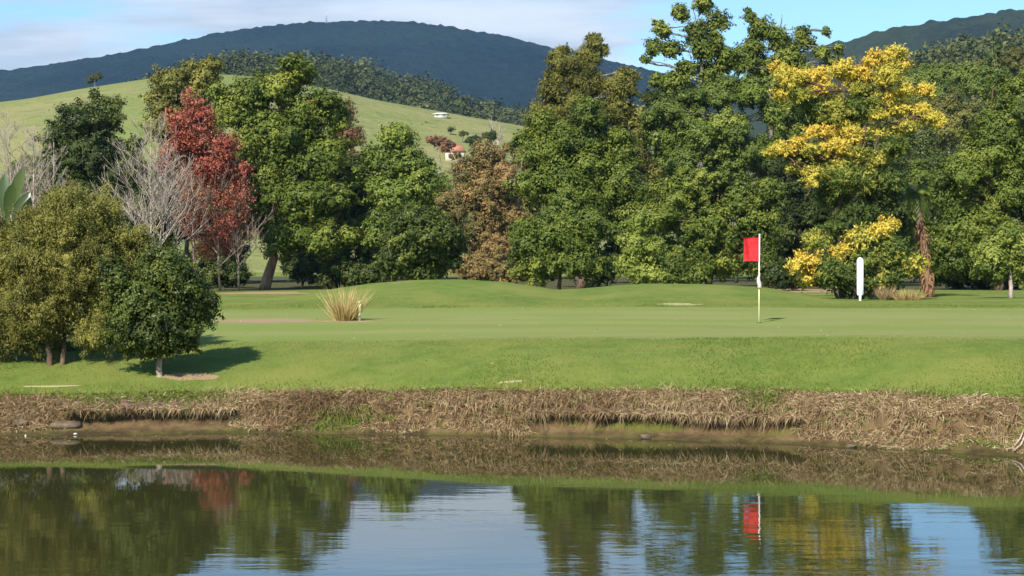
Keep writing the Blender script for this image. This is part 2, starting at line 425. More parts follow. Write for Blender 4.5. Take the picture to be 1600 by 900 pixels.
QX, QY = np.meshgrid(vx, vy)
ii = (np.arange(ny - 1)[:, None] * nx + np.arange(nx - 1)[None, :])
water = mesh_np('pond_water', np.stack([QX, QY, 0 * QX], -1).reshape(-1, 3), 4, np.stack([ii, ii + 1, ii + nx + 1, ii + nx], -1).reshape(-1), mw)
tag(water, 'still olive pond mirroring the trees and sky', 'water', kind='structure')

# ------------------------------------------------------------------ hills
def hill_fn(d, pts, front, back, amp, scale, seed):
    pts = np.array(pts, float)
    X = (pts[:, 0] - 800) * d / F; Z = H + (HZ - pts[:, 1]) * d / F
    def fn(x, y):
        xs = np.asarray(x, float)
        r = np.interp(xs, X, Z)
        for o in (0.35, 0.7):       # soften the corners of the ridge line
            dx = o * (X[-1] - X[0]) / len(X) * 0.5
            r = r + np.interp(xs - dx, X, Z) + np.interp(xs + dx, X, Z)
        r = r / 5.0
        pr = np.where(y < d, smooth(d - front, d + 0.15 * front, y) / smooth(d - front, d + 0.15 * front, d), 1 - smooth(d, d + back, y))
        z = -2 + (r + 2) * pr
        return z + pr * (amp * fbm(xs / scale, np.asarray(y) / scale, seed, 5))
    return fn
def hill(name, label, fn, x0, x1, nx, y0, y1, ny, mat):
    hx = np.linspace(x0, x1, nx); hy = np.linspace(y0, y1, ny)
    X, Y = np.meshgrid(hx, hy); Z = fn(X, Y)
    ii = (np.arange(ny - 1)[:, None] * nx + np.arange(nx - 1)[None, :])
    o = mesh_np(name, np.stack([X, Y, Z], -1).reshape(-1, 3), 4, np.stack([ii, ii + 1, ii + nx + 1, ii + nx], -1).reshape(-1), mat, smooth_shade=True)
    return tag(o, label, 'hill', kind='structure')
def hill_mat(name, a, b, c3, s1, s2, bump_s, bump_d):
    m, t, out = new_mat(name)
    g = t.new('ShaderNodeNewGeometry'); p = g.outputs['Position']
    n1 = t.noise(p, s1, 4, 0.6); n2 = t.noise(p, s2, 4, 0.7)
    cc = t.mix(t.rng(n1, 0.35, 0.65), (*a, 1), (*b, 1)); cc = t.mix(t.rng(n2, 0.5, 0.75), cc, (*c3, 1))
    principled(t, out, cc, 0.95, 0.03, t.bump(n2, bump_s, bump_d))
    return m
MH_PAST = hill_mat('hill_pasture', (0.155, 0.178, 0.054), (0.205, 0.196, 0.080), (0.100, 0.138, 0.040), 0.035, 0.22, 0.9, 1.2)
MH_WOOD = hill_mat('hill_wood', (0.025, 0.036, 0.014), (0.045, 0.055, 0.020), (0.06, 0.06, 0.03), 0.02, 0.12, 0.8, 3.0)
MH_FAR = hill_mat('mountain_forest_shade', (0.007, 0.014, 0.015), (0.013, 0.022, 0.020), (0.020, 0.028, 0.024), 0.006, 0.07, 0.8, 8.0)  # cloud shadow over the mountain is put into this very dark forest colour

past = hill_fn(380, [(-1500, 230), (-600, 205), (0, 163), (120, 140), (230, 121), (340, 112), (430, 118), (510, 140), (600, 158), (700, 179), (810, 196), (1000, 230), (1300, 300), (1700, 330), (2600, 380)], 250, 260, 2.0, 40, 41)
hill('hill', 'grassy pale green pasture hillside behind the trees', past, -420, 330, 220, 128, 640, 120, MH_PAST)
wood = hill_fn(650, [(-800, 300), (0, 250), (200, 190), (290, 140), (350, 112), (420, 112), (500, 122), (640, 158), (740, 190), (810, 208), (900, 228), (1200, 300), (2000, 340)], 330, 300, 5.0, 60, 43)
hill('hill', 'olive wooded ridge below the dark blue mountain', wood, -560, 420, 150, 340, 950, 90, MH_WOOD)
mtn = hill_fn(2000, [(-2400, 250), (-900, 190), (-300, 140), (0, 118), (60, 109), (130, 98), (230, 79), (330, 58), (420, 45), (520, 37), (600, 35), (680, 39), (760, 52), (850, 72), (950, 96), (1050, 118), (1200, 150), (1500, 200), (2400, 260)], 1150, 900, 16, 160, 45)
def crowns(x, y, s, sd):   # rounded tree-top bumps
    return np.abs(vnoise(x / s, y / s, sd) - 0.5) * 2
def mtn2(x, y): return mtn(x, y) + 4.0 * crowns(x, y, 13.0, 90) + 7 * fbm(x / 8.0, y / 8.0, 91, 3)
hill('mountain', 'long dark blue forested mountain along the skyline', mtn2, -1700, 1300, 520, 840, 2700, 330, MH_FAR)
rmt = hill_fn(1250, [(600, 300), (1000, 190), (1200, 115), (1310, 66), (1380, 52), (1450, 40), (1520, 30), (1600, 21), (1750, 10), (2100, 20), (2700, 120), (3400, 260)], 600, 600, 14, 110, 47)
def rmt2(x, y): return rmt(x, y) + 5.0 * crowns(x, y, 11.0, 92) + 4 * fbm(x / 7.0, y / 7.0, 93, 2)
MH_RIDGE = hill_mat('ridge_forest', (0.014, 0.022, 0.014), (0.026, 0.036, 0.018), (0.040, 0.045, 0.025), 0.01, 0.1, 0.8, 5.0)
hill('mountain', 'blue grey wooded ridge rising to the right edge', rmt2, -80, 1300, 420, 640, 1800, 220, MH_RIDGE)
rhl = hill_fn(420, [(900, 380), (1150, 290), (1300, 200), (1400, 150), (1480, 122), (1600, 104), (1800, 100), (2100, 150), (2600, 320)], 240, 250, 4, 50, 49)
hill('hill', 'green wooded hillside behind the yellow tree', rhl, 40, 420, 110, 180, 660, 80, MH_WOOD)

# ------------------------------------------------------------------ trees
def foliage(r, ells, leaf, puff, cover=1.5, gap=0.15, squash=0.75, hang=0.0, tight=0.17, spread=1.0):
    """ells: (centre, radii(3), tint lo, tint hi). Returns verts, tints and puff centres."""
    VS, TS, PC = [], [], []
    l, w = leaf[0] * 0.50, leaf[1] * 0.52
    for (c, R, lo, hi) in ells:
        R = np.asarray(R, float)
        pr = min(puff, 0.75 * R.min() + 0.05)
        area = 4 * math.pi * ((R[0] * R[1]) ** 1.6 + (R[0] * R[2]) ** 1.6 + (R[1] * R[2]) ** 1.6) ** (1 / 1.6) / 3 ** (1 / 1.6)
        n = max(3, int(area / (math.pi * pr * pr) * 1.25 * (0.92 - gap)))
        D = rand_dirs(r, n * 3)
        keep = []
        for q in range(len(D)):      # spread the puffs evenly over the lobe
            if all(np.dot(D[q], D[k]) < 1 - 1.1 / n for k in keep): keep.append(q)
            if len(keep) >= n: break
        D = D[keep]
        ins = np.clip(1 - pr / R.min(), 0.25, 1)
        sh = r.normal(0, 0.10)
        lump = 1 + 0.55 * fbm(D[:, 0] * 1.6 + c[0], D[:, 2] * 1.6 + D[:, 1] * 1.3 + c[2], 77, 2)
        rad = r.uniform(0.55, 1.05, len(D)) * max(ins, 0.45) * lump * 0.95
        C = np.asarray(c) + D * R * rad[:, None]
        PC.append(C)
        for p0, d0 in zip(C, D):
            pp = pr * float(np.clip(r.lognormal(-0.16, 0.38), 0.40, 1.7))
            m = max(6, int(cover * 4 * math.pi * pp * pp * 0.8 / (l * w * 0.5)))
            m = min(m, 7000)
            # part of the leaves sit on the clump's skin, the rest along twigs that fan out of it
            mb = int(m * 0.62); ms = m - mb
            q = unit(rand_dirs(r, ms) + 0.3 * d0)
            rr = pp * (1 + r.normal(0, tight, ms)) * r.choice([1.0, 0.75, 0.5], ms, p=[0.5, 0.28, 0.22]) * 0.88
            P1 = p0 + q * rr[:, None] * np.array([1, 1, squash])
            nb = int(r.integers(9, 16))
            bd = unit(rand_dirs(r, nb) + 0.45 * d0 + np.array([0, 0, 0.22])); bl_ = pp * r.uniform(0.75, 1.65, nb)
            kb = r.integers(0, nb, mb); tb = r.uniform(0.30, 1.0, mb) ** 0.8
            off = r.normal(0, 1, (mb, 3)) * (pp * 0.20 * (1.25 - 0.8 * tb))[:, None]
            P2 = p0 + (bd[kb] * (bl_[kb] * tb)[:, None] + np.array([0, 0, -0.10]) * (bl_[kb] * tb ** 2)[:, None] + off) * np.array([1, 1, 0.5 + 0.5 * squash])
            P = np.concatenate([P1, P2])
            q = np.concatenate([q, unit(0.55 * unit(off) + 0.65 * bd[kb])])
            nr = unit(q * 1.0 + np.array([0, 0, 0.25]) + r.normal(0, 0.24 * spread, (m, 3)))
            al = None
            if hang:
                al = unit(np.array([0, 0, -1.0]) * hang + r.normal(0, 0.5, (m, 3)))
            sz = r.uniform(0.6, 1.3, m)
            VS.append(quads(r, P, nr, l * sz, w * sz, al))
            b = r.uniform(0.10, 0.90) + sh
            TS.append(np.clip(lo + (hi - lo) * (b + np.concatenate([r.normal(0, 0.10, ms), (r.normal(0, 0.13, nb))[kb] + r.normal(0, 0.08, mb)])), 0, 1))
    return np.concatenate(VS), np.concatenate(TS), PC

def limb(T, a, b, r0, r1, r, k=6, bow=0.10, n=5):
    a = np.asarray(a, float); b = np.asarray(b, float); L = np.linalg.norm(b - a)
    s = np.linspace(0, 1, n)[:, None]
    off = r.normal(0, 1, 3) * bow * L
    P = a + (b - a) * s + off * (s * (1 - s)) * 1.6 + np.array([0, 0, 0.12 * L]) * (s * (1 - s))
    P[1:-1] += r.normal(0, 0.02 * L, (n - 2, 3))
    T.tube(P, np.linspace(r0, r1, n), k)
    return P

def tree(name, label, cat, d, base, lobes, leaf, puff, mat, bark, tint=(0.15, 0.9), seed=0, cover=1.5, gap=0.15, squash=0.75,
         hang=0.0, trunk=0.16, fork=0.35, depth=0.9, twigs=0.35, stems=None, group=None, jitter=0.35, spread=1.0, tight=0.17, lean=0.0, bark_name='trunk', z0=None, ragged=True):
    r = np.random.default_rng(seed + 1000)
    bx = WX(base, d); bz = float(ground_z(bx, d)) if z0 is None else z0
    root = empty(name, (bx, d, bz), label, cat, group)
    ells = []
    for L in lobes:
        px, py, rx, ry = L[:4]
        lo, hi = (L[4], L[5]) if len(L) >= 6 else tint
        dd = d + r.uniform(-1, 1) * jitter * rx * d / F * (0.6 if len(lobes) > 1 else 0)
        c = W(px, py, dd)
        R = np.array([rx, 0.5 * (rx + min(rx, ry)) * depth, ry]) * dd / F
        ells.append((c, R, lo, hi))
        for _ in range(2 if ragged else 0):
            if min(rx, ry) * dd / F < 0.7 or r.random() < 0.25: continue
            a = r.uniform(-0.35, math.pi + 0.35); f = r.uniform(0.30, 0.48)
            cc = c + np.array([math.cos(a) * R[0] * 0.92, r.uniform(-0.7, 0.3) * R[1], math.sin(a) * R[2] * 0.92])
            ells.append((cc, R * f * np.array([1, 1, r.uniform(0.75, 1.25)]), lo, hi))
    V, TN, PC = foliage(r, ells, leaf, puff, cover, gap, squash, hang, tight, spread)
    mesh_np('crown', V, 4, np.arange(len(V)), mat, root, tint=TN)
    T = Tubes()
    cen = np.mean([e[0] for e in ells], axis=0)
    zs = [e[0][2] for e in ells]
    top_z = max(zs); low_z = min(zs)
    sb = stems or [(0.0, 1.0)]
    forks = []
    for (ox, sc_) in sb:
        b0 = np.array([bx + ox, d + r.uniform(-0.3, 0.3) * (1 if ox else 0), bz - 0.15])
        fz = bz + fork * (low_z - bz) + 0.12 * (top_z - bz)
        f = np.array([bx + ox * 1.6 + lean + (cen[0] - bx) * 0.35, d, fz])
        P = limb(T, b0, f, trunk * sc_ * 1.15, trunk * sc_ * 0.75, r, 9, 0.03, 6)
        forks.append((f, trunk * sc_ * 0.75))
        # leader
        tp = np.array([cen[0] + (ox * 2), cen[1], top_z])
        LP = limb(T, f, tp, trunk * sc_ * 0.72, trunk * 0.10, r, 7, 0.06, 9)
        forks += [(LP[q], trunk * sc_ * (0.72 - 0.075 * q)) for q in (2, 4, 5, 6)]
    FP = np.array([f for f, _ in forks])
    for (c, R, lo, hi), C in zip(ells, PC):
        low = FP[:, 2] < c[2] + 0.2
        dist = np.linalg.norm(FP - c, axis=1) + np.where(low, 0, 50)
        q = int(np.argmin(dist)); f, fr = forks[q]
        e = c + np.array([0, 0, -0.25 * R[2]])
        LP = limb(T, f, e, min(fr * 0.7, trunk * 0.5), trunk * 0.16, r, 6, 0.07, 6)
        for p in C:
            if r.random() < twigs:
                limb(T, LP[r.integers(2, 6)], p, trunk * 0.15, trunk * 0.05, r, 4, 0.08, 4)
    T.build(bark_name, bark, root)
    return root

GT = 'trees and shrubs around the golf green'
# --- nearest, on the left lawn
tree('shrub', 'wide feathery olive shrub with several leaning stems at the left edge', 'shrub', solve_d(95, 567), 95,
     [(105, 385, 105, 95), (40, 420, 85, 100), (165, 400, 68, 90), (110, 330, 70, 48), (55, 488, 80, 55), (165, 490, 60, 52), (-30, 440, 70, 110), (120, 440, 80, 60), (215, 390, 28, 60), (15, 525, 42, 30), (150, 520, 36, 26), (70, 515, 40, 22), (-40, 530, 50, 30)],
     (0.115, 0.034), 0.30, M_OLIVE, B_BROWN, (0.1, 0.95), 1, 0.8, 0.2, 0.9, 0.5, 0.075, 0.5, 0.85, 0.5, [(-0.12, 0.8), (0.08, 0.7), (-0.45, 0.5)], GT, tight=0.3)
tree('shrub', 'dark glossy round bush on a short trunk, casting a shadow on the lawn', 'shrub', solve_d(250, 588), 250,
     [(250, 468, 74, 72), (205, 490, 48, 52), (300, 475, 42, 62), (250, 510, 66, 48), (255, 420, 48, 40), (225, 530, 38, 28), (285, 528, 38, 30), (253, 540, 44, 20), (195, 515, 30, 30)],
     (0.115, 0.072), 0.24, M_GLOSS, B_PALE, (0.0, 0.68), 2, 1.25, 0.12, 0.9, 0, 0.06, 0.55, 0.95, 0.3, None, GT, spread=1.25)
tree('shrub', 'low fresh green thicket behind the stems of the olive shrub', 'shrub', solve_d(60, 567) + 1.6, 60,
     [(20, 548, 50, 20), (85, 550, 55, 18), (150, 545, 45, 22), (-50, 545, 60, 22)],
     (0.13, 0.05), 0.22, M_FRESH, B_BROWN, (0.0, 0.6), 3, 1.2, 0.1, 0.9, 0, 0.03, 0.3, 0.9, 0.1, None, GT)
# --- left grove
tree('tree', 'dark green tree behind the bare branches at the left', 'tree', 92, 150,
     [(125, 195, 36, 38), (168, 180, 30, 38), (150, 240, 66, 48), (200, 262, 46, 40), (105, 260, 34, 40), (150, 310, 80, 50), (60, 330, 60, 40), (240, 310, 60, 60)],
     (0.34, 0.16), 0.85, M_DARK, B_GREY, (0.2, 1.0), 4, 1.3, 0.22, group=GT)
tree('tree', 'olive topped tree rising behind the red tree', 'tree', 98, 292,
     [(275, 130, 36, 30), (318, 122, 36, 26), (295, 160, 58, 40), (255, 160, 22, 40), (300, 240, 50, 60), (330, 320, 60, 60)],
     (0.36, 0.15), 0.8, M_OLIVE, B_GREY, (0.05, 0.75), 5, 1.3, 0.2, group=GT)
tree('tree', 'big broad green tree with a reddish trunk standing clear of the lawn', 'tree', 79, 412,
     [(432, 140, 58, 42), (385, 165, 52, 50), (478, 185, 48, 55), (430, 215, 85, 65), (372, 235, 36, 50), (500, 250, 40, 55), (420, 290, 62, 50), (480, 320, 55, 55), (440, 365, 60, 38), (395, 340, 36, 40), (510, 380, 45, 45), (505, 300, 40, 50)],
     (0.34, 0.17), 0.85, M_GREEN, B_GUM, (0.1, 0.95), 6, 1.35, 0.18, trunk=0.26, fork=0.55, group=GT)
tree('tree', 'dark green tree filling the gap between the broad tree and round shrub', 'tree', 87, 545,
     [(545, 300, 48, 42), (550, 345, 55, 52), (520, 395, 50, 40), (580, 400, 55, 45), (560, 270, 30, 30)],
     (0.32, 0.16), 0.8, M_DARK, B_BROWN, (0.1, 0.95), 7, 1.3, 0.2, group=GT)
tree('tree', 'narrow rust brown tree poking up behind the broad green tree', 'tree', 103, 542,
     [(538, 175, 16, 26), (545, 215, 20, 34), (552, 255, 20, 30), (545, 310, 30, 50)],
     (0.34, 0.14), 0.55, M_RUST, B_BROWN, (0.05, 0.9), 8, 1.1, 0.25, trunk=0.12, group=GT)
tree('tree', 'pointed bright green tree above the round shrub', 'tree', 80, 618,
     [(616, 212, 20, 28), (606, 250, 36, 30), (642, 255, 28, 34), (590, 290, 36, 34), (655, 290, 32, 36), (622, 300, 46, 40), (600, 350, 50, 45), (650, 345, 40, 45)],
     (0.32, 0.16), 0.7, M_FRESH, B_GREY, (0.0, 0.75), 9, 1.3, 0.2, group=GT)
tree('shrub', 'dense rounded green shrub behind the grass mound', 'shrub', 64, 660,
     [(660, 365, 62, 52), (625, 390, 42, 48), (698, 388, 38, 48), (660, 405, 68, 40), (655, 335, 38, 28)],
     (0.24, 0.15), 0.34, M_GLOSS, B_BROWN, (0.0, 0.72), 10, 1.5, 0.0, trunk=0.09, group=GT, spread=1.2, ragged=False)
tree('tree', 'thin brown and orange leaved tree with pale stems', 'tree', 112, 762,
     [(765, 245, 38, 30), (728, 270, 34, 34), (785, 280, 26, 40), (750, 310, 50, 40), (775, 345, 34, 45), (735, 370, 34, 50), (770, 400, 38, 40), (715, 320, 20, 40), (740, 420, 34, 30), (800, 330, 16, 60)],
     (0.36, 0.14), 0.75, M_BROWN, B_PALE, (0.05, 1.0), 11, 0.95, 0.3, trunk=0.16, fork=0.2, twigs=0.7, group=GT, stems=[(-1.2, 0.8), (0.3, 1.0), (1.4, 0.7)], tight=0.25)
# --- centre grove
tree('shrub', 'low dense green shrub at the dip between the two grass mounds', 'shrub', 70, 872,
     [(870, 365, 58, 46), (835, 395, 40, 48), (910, 392, 42, 50), (870, 410, 66, 38)],
     (0.28, 0.15), 0.6, M_GREEN, B_BROWN, (0.05, 0.8), 12, 1.4, 0.12, trunk=0.1, group=GT)
tree('tree', 'wide domed green tree in the middle, under the feathery tall tree', 'tree', 81, 905,
     [(905, 215, 62, 40), (850, 235, 45, 42), (960, 235, 42, 45), (900, 270, 90, 50), (840, 290, 40, 40), (965, 295, 45, 45), (900, 325, 80, 40), (985, 350, 34, 50)],
     (0.32, 0.16), 0.8, M_GREEN, B_BROWN, (0.1, 0.85), 13, 1.4, 0.15, trunk=0.24, group=GT)
tree('tree', 'feathery olive tree with a ragged flame shaped top', 'tree', 93, 905,
     [(870, 92, 17, 28), (887, 110, 22, 32), (928, 62, 15, 20), (916, 88, 22, 28), (940, 80, 12, 16), (918, 130, 50, 30), (968, 135, 32, 24), (985, 120, 18, 14), (862, 140, 20, 28), (842, 165, 18, 18), (890, 165, 46, 34), (945, 170, 42, 34), (905, 210, 70, 40)],
     (0.36, 0.11), 0.6, M_OLIVE, B_GREY, (0.0, 0.7), 14, 1.2, 0.22, hang=0.35, trunk=0.24, group=GT, tight=0.25)
tree('tree', 'tall open crowned tree with sky showing between its leaf clumps', 'tree', 108, 1105,
     [(1032, 42, 15, 13), (1062, 18, 19, 13), (1098, 8, 20, 13), (1122, 34, 18, 14), (1086, 48, 22, 15), (1018, 74, 18, 12), (1050, 76, 20, 13), (1008, 95, 12, 8), (1100, 78, 26, 16), (1134, 90, 24, 18), (1070, 108, 28, 14), (1112, 115, 34, 16), (1040, 50, 14, 10), (1050, 130, 32, 16), (1120, 60, 16, 12)],
     (0.48, 0.22), 0.55, M_GREEN, B_GREY, (0.15, 1.0), 15, 1.05, 0.05, trunk=0.24, fork=0.75, twigs=0.8, group=GT, squash=0.9)
tree('tree', 'tall open tree with thin dangling clumps beside the blue sky', 'tree', 114, 1190,
     [(1168, 22, 13, 16), (1184, 42, 18, 14), (1208, 52, 18, 14), (1178, 72, 24, 16), (1222, 72, 24, 15), (1252, 52, 13, 10), (1262, 70, 16, 12), (1290, 48, 10, 7), (1240, 92, 26, 15), (1160, 98, 26, 18), (1282, 80, 18, 12), (1300, 98, 18, 10), (1200, 105, 34, 18), (1312, 76, 10, 7), (1255, 115, 34, 16)],
     (0.48, 0.22), 0.55, M_GREEN, B_GREY, (0.1, 0.95), 16, 1.05, 0.05, trunk=0.24, fork=0.75, twigs=0.8, group=GT, squash=0.9)
tree('tree', 'spreading mid green tree with bare limbs showing under its canopy', 'tree', 100, 1150,
     [(1060, 180, 46, 30), (1110, 150, 52, 28), (1172, 145, 46, 32), (1090, 205, 60, 32), (1205, 180, 30, 36), (1035, 215, 36, 30), (1140, 190, 34, 24), (1060, 250, 60, 30), (1210, 235, 26, 40), (1140, 262, 44, 26), (1165, 235, 40, 24)],
     (0.34, 0.16), 0.75, M_FRESH, B_GREY, (0.0, 0.7), 17, 1.3, 0.2, trunk=0.13, fork=0.6, twigs=0.7, group=GT)
tree('tree', 'low branched olive green tree directly behind the red flag', 'tree', 78, 1105,
     [(1090, 300, 58, 36), (1050, 330, 42, 42), (1150, 310, 48, 40), (1100, 355, 78, 46), (1175, 355, 36, 50), (1060, 400, 50, 38), (1130, 405, 60, 38), (1185, 405, 30, 36), (1200, 300, 28, 36)],
     (0.32, 0.15), 0.75, M_GREEN, B_BROWN, (0.15, 0.95), 18, 1.35, 0.15, trunk=0.2, group=GT)
tree('shrub', 'young light green shrub tapering upward beside the low shrub', 'shrub', 66, 1000,
     [(1002, 352, 20, 22), (995, 385, 28, 30), (1018, 395, 24, 34), (985, 415, 26, 28), (1010, 425, 34, 20)],
     (0.24, 0.13), 0.34, M_FRESH, B_BROWN, (0.45, 1.0), 19, 1.3, 0.12, trunk=0.07, group=GT)
tree('tree', 'tree with leaf colour darkened for shade between the flag and the yellow tree', 'tree', 88, 1215,
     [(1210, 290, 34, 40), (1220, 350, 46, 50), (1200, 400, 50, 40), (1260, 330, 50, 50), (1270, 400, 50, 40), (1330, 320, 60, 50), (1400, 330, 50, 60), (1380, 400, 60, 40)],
     (0.34, 0.16), 0.8, M_DARK, B_BROWN, (0.05, 0.9), 20, 1.3, 0.15, group=GT)  # dark leaf colour stands in for the shadow in this gap
# --- yellow pair
Yl = (0.62, 1.0); Yg = (0.12, 0.55); Ym = (0.36, 0.85)
tree('tree', 'tall tree with layered bright yellow leaf sprays', 'tree', 59, 1330,
     [(1214, 106, 18, 10, *Yl), (1240, 122, 26, 13, *Yl), (1272, 120, 26, 13, *Yl), (1226, 144, 20, 10, *Yl), (1252, 150, 26, 12, *Ym), (1288, 142, 24, 12, *Yl), (1318, 108, 24, 13, *Yl), (1345, 116, 26, 14, *Yl), (1366, 94, 24, 12, *Yl), (1394, 88, 22, 12, *Yl), (1408, 104, 16, 11, *Yl), (1384, 120, 24, 12, *Yl), (1340, 138, 26, 12, *Ym), (1310, 160, 24, 12, *Ym), (1384, 152, 24, 11, *Yl), (1418, 142, 22, 10, *Yl), (1446, 140, 16, 9, *Yl), (1402, 170, 26, 11, *Yl), (1436, 174, 24, 11, *Yl), (1458, 186, 16, 10, *Yl), (1420, 196, 24, 11, *Ym), (1370, 180, 22, 10, *Ym), (1385, 210, 24, 12, *Ym), (1278, 206, 26, 11, *Yl), (1306, 201, 26, 11, *Yl), (1334, 208, 24, 12, *Yl), (1245, 222, 22, 10, *Yl), (1222, 234, 24, 11, *Yl), (1204, 240, 14, 8, *Yl), (1265, 235, 24, 11, *Ym), (1300, 230, 28, 12, *Yl), (1340, 238, 26, 12, *Ym), (1240, 262, 20, 10, *Ym), (1352, 258, 24, 11, *Yl), (1378, 248, 20, 10, *Ym), (1275, 272, 28, 12, *Ym), (1310, 262, 30, 13, *Ym), (1270, 172, 34, 18, *Yg), (1335, 170, 40, 22, *Yg), (1400, 228, 36, 18, *Yg), (1250, 250, 36, 16, *Yg), (1330, 282, 52, 24, *Yg), (1385, 282, 36, 24, *Yg), (1300, 178, 50, 20, 0.32, 0.66), (1358, 158, 44, 20, 0.32, 0.66), (1290, 252, 46, 16, 0.32, 0.62), (1300, 305, 44, 24, 0.0, 0.4), (1375, 305, 44, 26, 0.0, 0.4), (1338, 338, 50, 22, 0.0, 0.35)],
     (0.28, 0.09), 0.34, M_YELL, B_BROWN, (0.3, 0.9), 21, 1.0, 0.10, squash=0.7, trunk=0.15, fork=0.6, twigs=0.5, group=GT, ragged=False, jitter=1.3, depth=1.0, stems=[(-0.25, 0.8), (0.2, 1.0), (0.7, 0.6)], tight=0.28, hang=0.25)
tree('shrub', 'low yellow and green shrub behind the white marker post', 'shrub', 56, 1335,
     [(1250, 412, 25, 17, *Yl), (1272, 428, 22, 13, *Yl), (1275, 374, 27, 17, *Ym), (1315, 395, 25, 17, *Yl), (1385, 358, 25, 13, *Yl), (1350, 372, 34, 20, *Ym), (1345, 405, 43, 31, *Yg), (1395, 392, 38, 31, *Yg), (1300, 425, 38, 31, *Yg), (1380, 430, 49, 29, *Yg), (1425, 415, 27, 20, *Ym), (1340, 440, 44, 18, 0.0, 0.3), (1300, 360, 34, 18, *Yg)],
     (0.26, 0.11), 0.36, M_YELL, B_BROWN, (0.3, 0.9), 22, 1.2, 0.12, squash=0.75, trunk=0.07, fork=0.3, twigs=0.4, group=GT, ragged=False, jitter=0.9, stems=[(-0.5, 0.8), (0.0, 1.0), (0.5, 0.9)], tight=0.25, hang=0.3)
# --- right
tree('tree', 'large olive green tree filling the right edge', 'tree', 77, 1560,
     [(1572, 190, 36, 36), (1612, 155, 40, 42), (1545, 245, 40, 40), (1590, 230, 60, 55), (1500, 280, 38, 45), (1560, 300, 66, 55), (1500, 350, 46, 48), (1620, 320, 50, 60), (1550, 385, 60, 48), (1490, 405, 40, 38), (1610, 400, 50, 40), (1480, 310, 26, 40)],
     (0.32, 0.15), 0.8, M_GREEN, B_BROWN, (0.1, 0.8), 23, 1.35, 0.18, trunk=0.24, group=GT)
tree('tree', 'small glossy leaved tree on a slim pale trunk near the right edge', 'tree', 57, 1580,
     [(1575, 368, 32, 28), (1550, 392, 24, 26), (1600, 385, 28, 34), (1575, 415, 38, 26), (1545, 420, 18, 20), (1610, 420, 20, 22)],
     (0.20, 0.11), 0.36, M_FRESH, B_SILVER, (0.25, 1.0), 24, 1.15, 0.15, trunk=0.075, fork=0.8, group=GT, spread=1.25)
# --- hillside trees behind the yellow tree, one by one
far_specs = [
    ('conical dark green tree on the slope behind the right tree', 165, 1555, [(1553, 92, 12, 16), (1556, 115, 20, 20), (1556, 145, 26, 24)], M_FRESH, (0.0, 0.6)),
    ('flat topped light green tree on the slope behind the yellow tree', 215, 1480, [(1480, 118, 44, 20), (1445, 130, 24, 18), (1515, 130, 26, 18), (1480, 145, 50, 20)], M_FRESH, (0.1, 0.8)),
    ('round grey green tree below the flat topped one', 185, 1470, [(1465, 175, 34, 24), (1500, 185, 30, 24), (1480, 210, 46, 28), (1450, 235, 30, 30)], M_OLIVE, (0.0, 0.55)),
    ('bushy olive tree high on the slope at the right edge', 250, 1585, [(1580, 92, 34, 22), (1610, 100, 34, 26), (1545, 110, 22, 18)], M_OLIVE, (0.0, 0.6)),
    ('dull green tree on the slope right of the yellow sprays', 240, 1430, [(1425, 128, 26, 20), (1405, 145, 24, 20), (1435, 160, 26, 22)], M_GREEN, (0.1, 0.7)),
    ('dark bushy tree low on the slope between yellow tree and right tree', 170, 1440, [(1430, 225, 30, 26), (1470, 260, 34, 34), (1420, 280, 36, 36)], M_DARK, (0.2, 1.0)),
]
def slope_z(x, y):
    return float(max(ground_z(x, y), past(x, y), rhl(x, y)))
for k, (lab, d, bpx, lob, mat, tn) in enumerate(far_specs):
    tree('tree', lab, 'tree', d, bpx, lob, (0.55, 0.28), 1.3, mat, B_GREY, tn, 60 + k, 1.3, 0.15, twigs=0.1, group='trees on the slopes behind the course', trunk=0.25, z0=slope_z(WX(bpx, d), d))
past_specs = [
    ('tiny pale tree alone on the left crest of the pasture', 372, 148, [(146, 122, 12, 6), (154, 119, 7, 5), (139, 127, 8, 5)], M_FAR),
    ('dark little bush on the open pasture, left of a pair', 330, 655, [(655, 200, 8, 5), (651, 203, 6, 5)], M_DARK),
    ('dark little bush on the open pasture, right of a pair', 335, 668, [(667, 196, 6, 5)], M_DARK),
    ('small round bush in the middle of the pasture slope', 320, 705, [(704, 203, 6, 4)], M_DARK),
    ('grey green bush low on the pasture slope', 310, 722, [(722, 208, 9, 6)], M_DARK),
    ('dull purple brown bush above the orange roof', 250, 688, [(685, 222, 16, 9), (695, 230, 16, 8)], M_RUST),
    ('grey green bush right of the orange roof', 250, 745, [(742, 218, 14, 10), (760, 212, 12, 10)], M_DARK),
]
for k, (lab, d, bpx, lob, mat) in enumerate(past_specs):
    tree('bush', lab, 'bush', d, bpx, lob, (0.5, 0.28), 0.6, mat, B_GREY, (0.1, 0.9), 80 + k, 1.3, 0.05, twigs=0.0, group='bushes dotted over the pasture hill', trunk=0.1, z0=slope_z(WX(bpx, d), d))

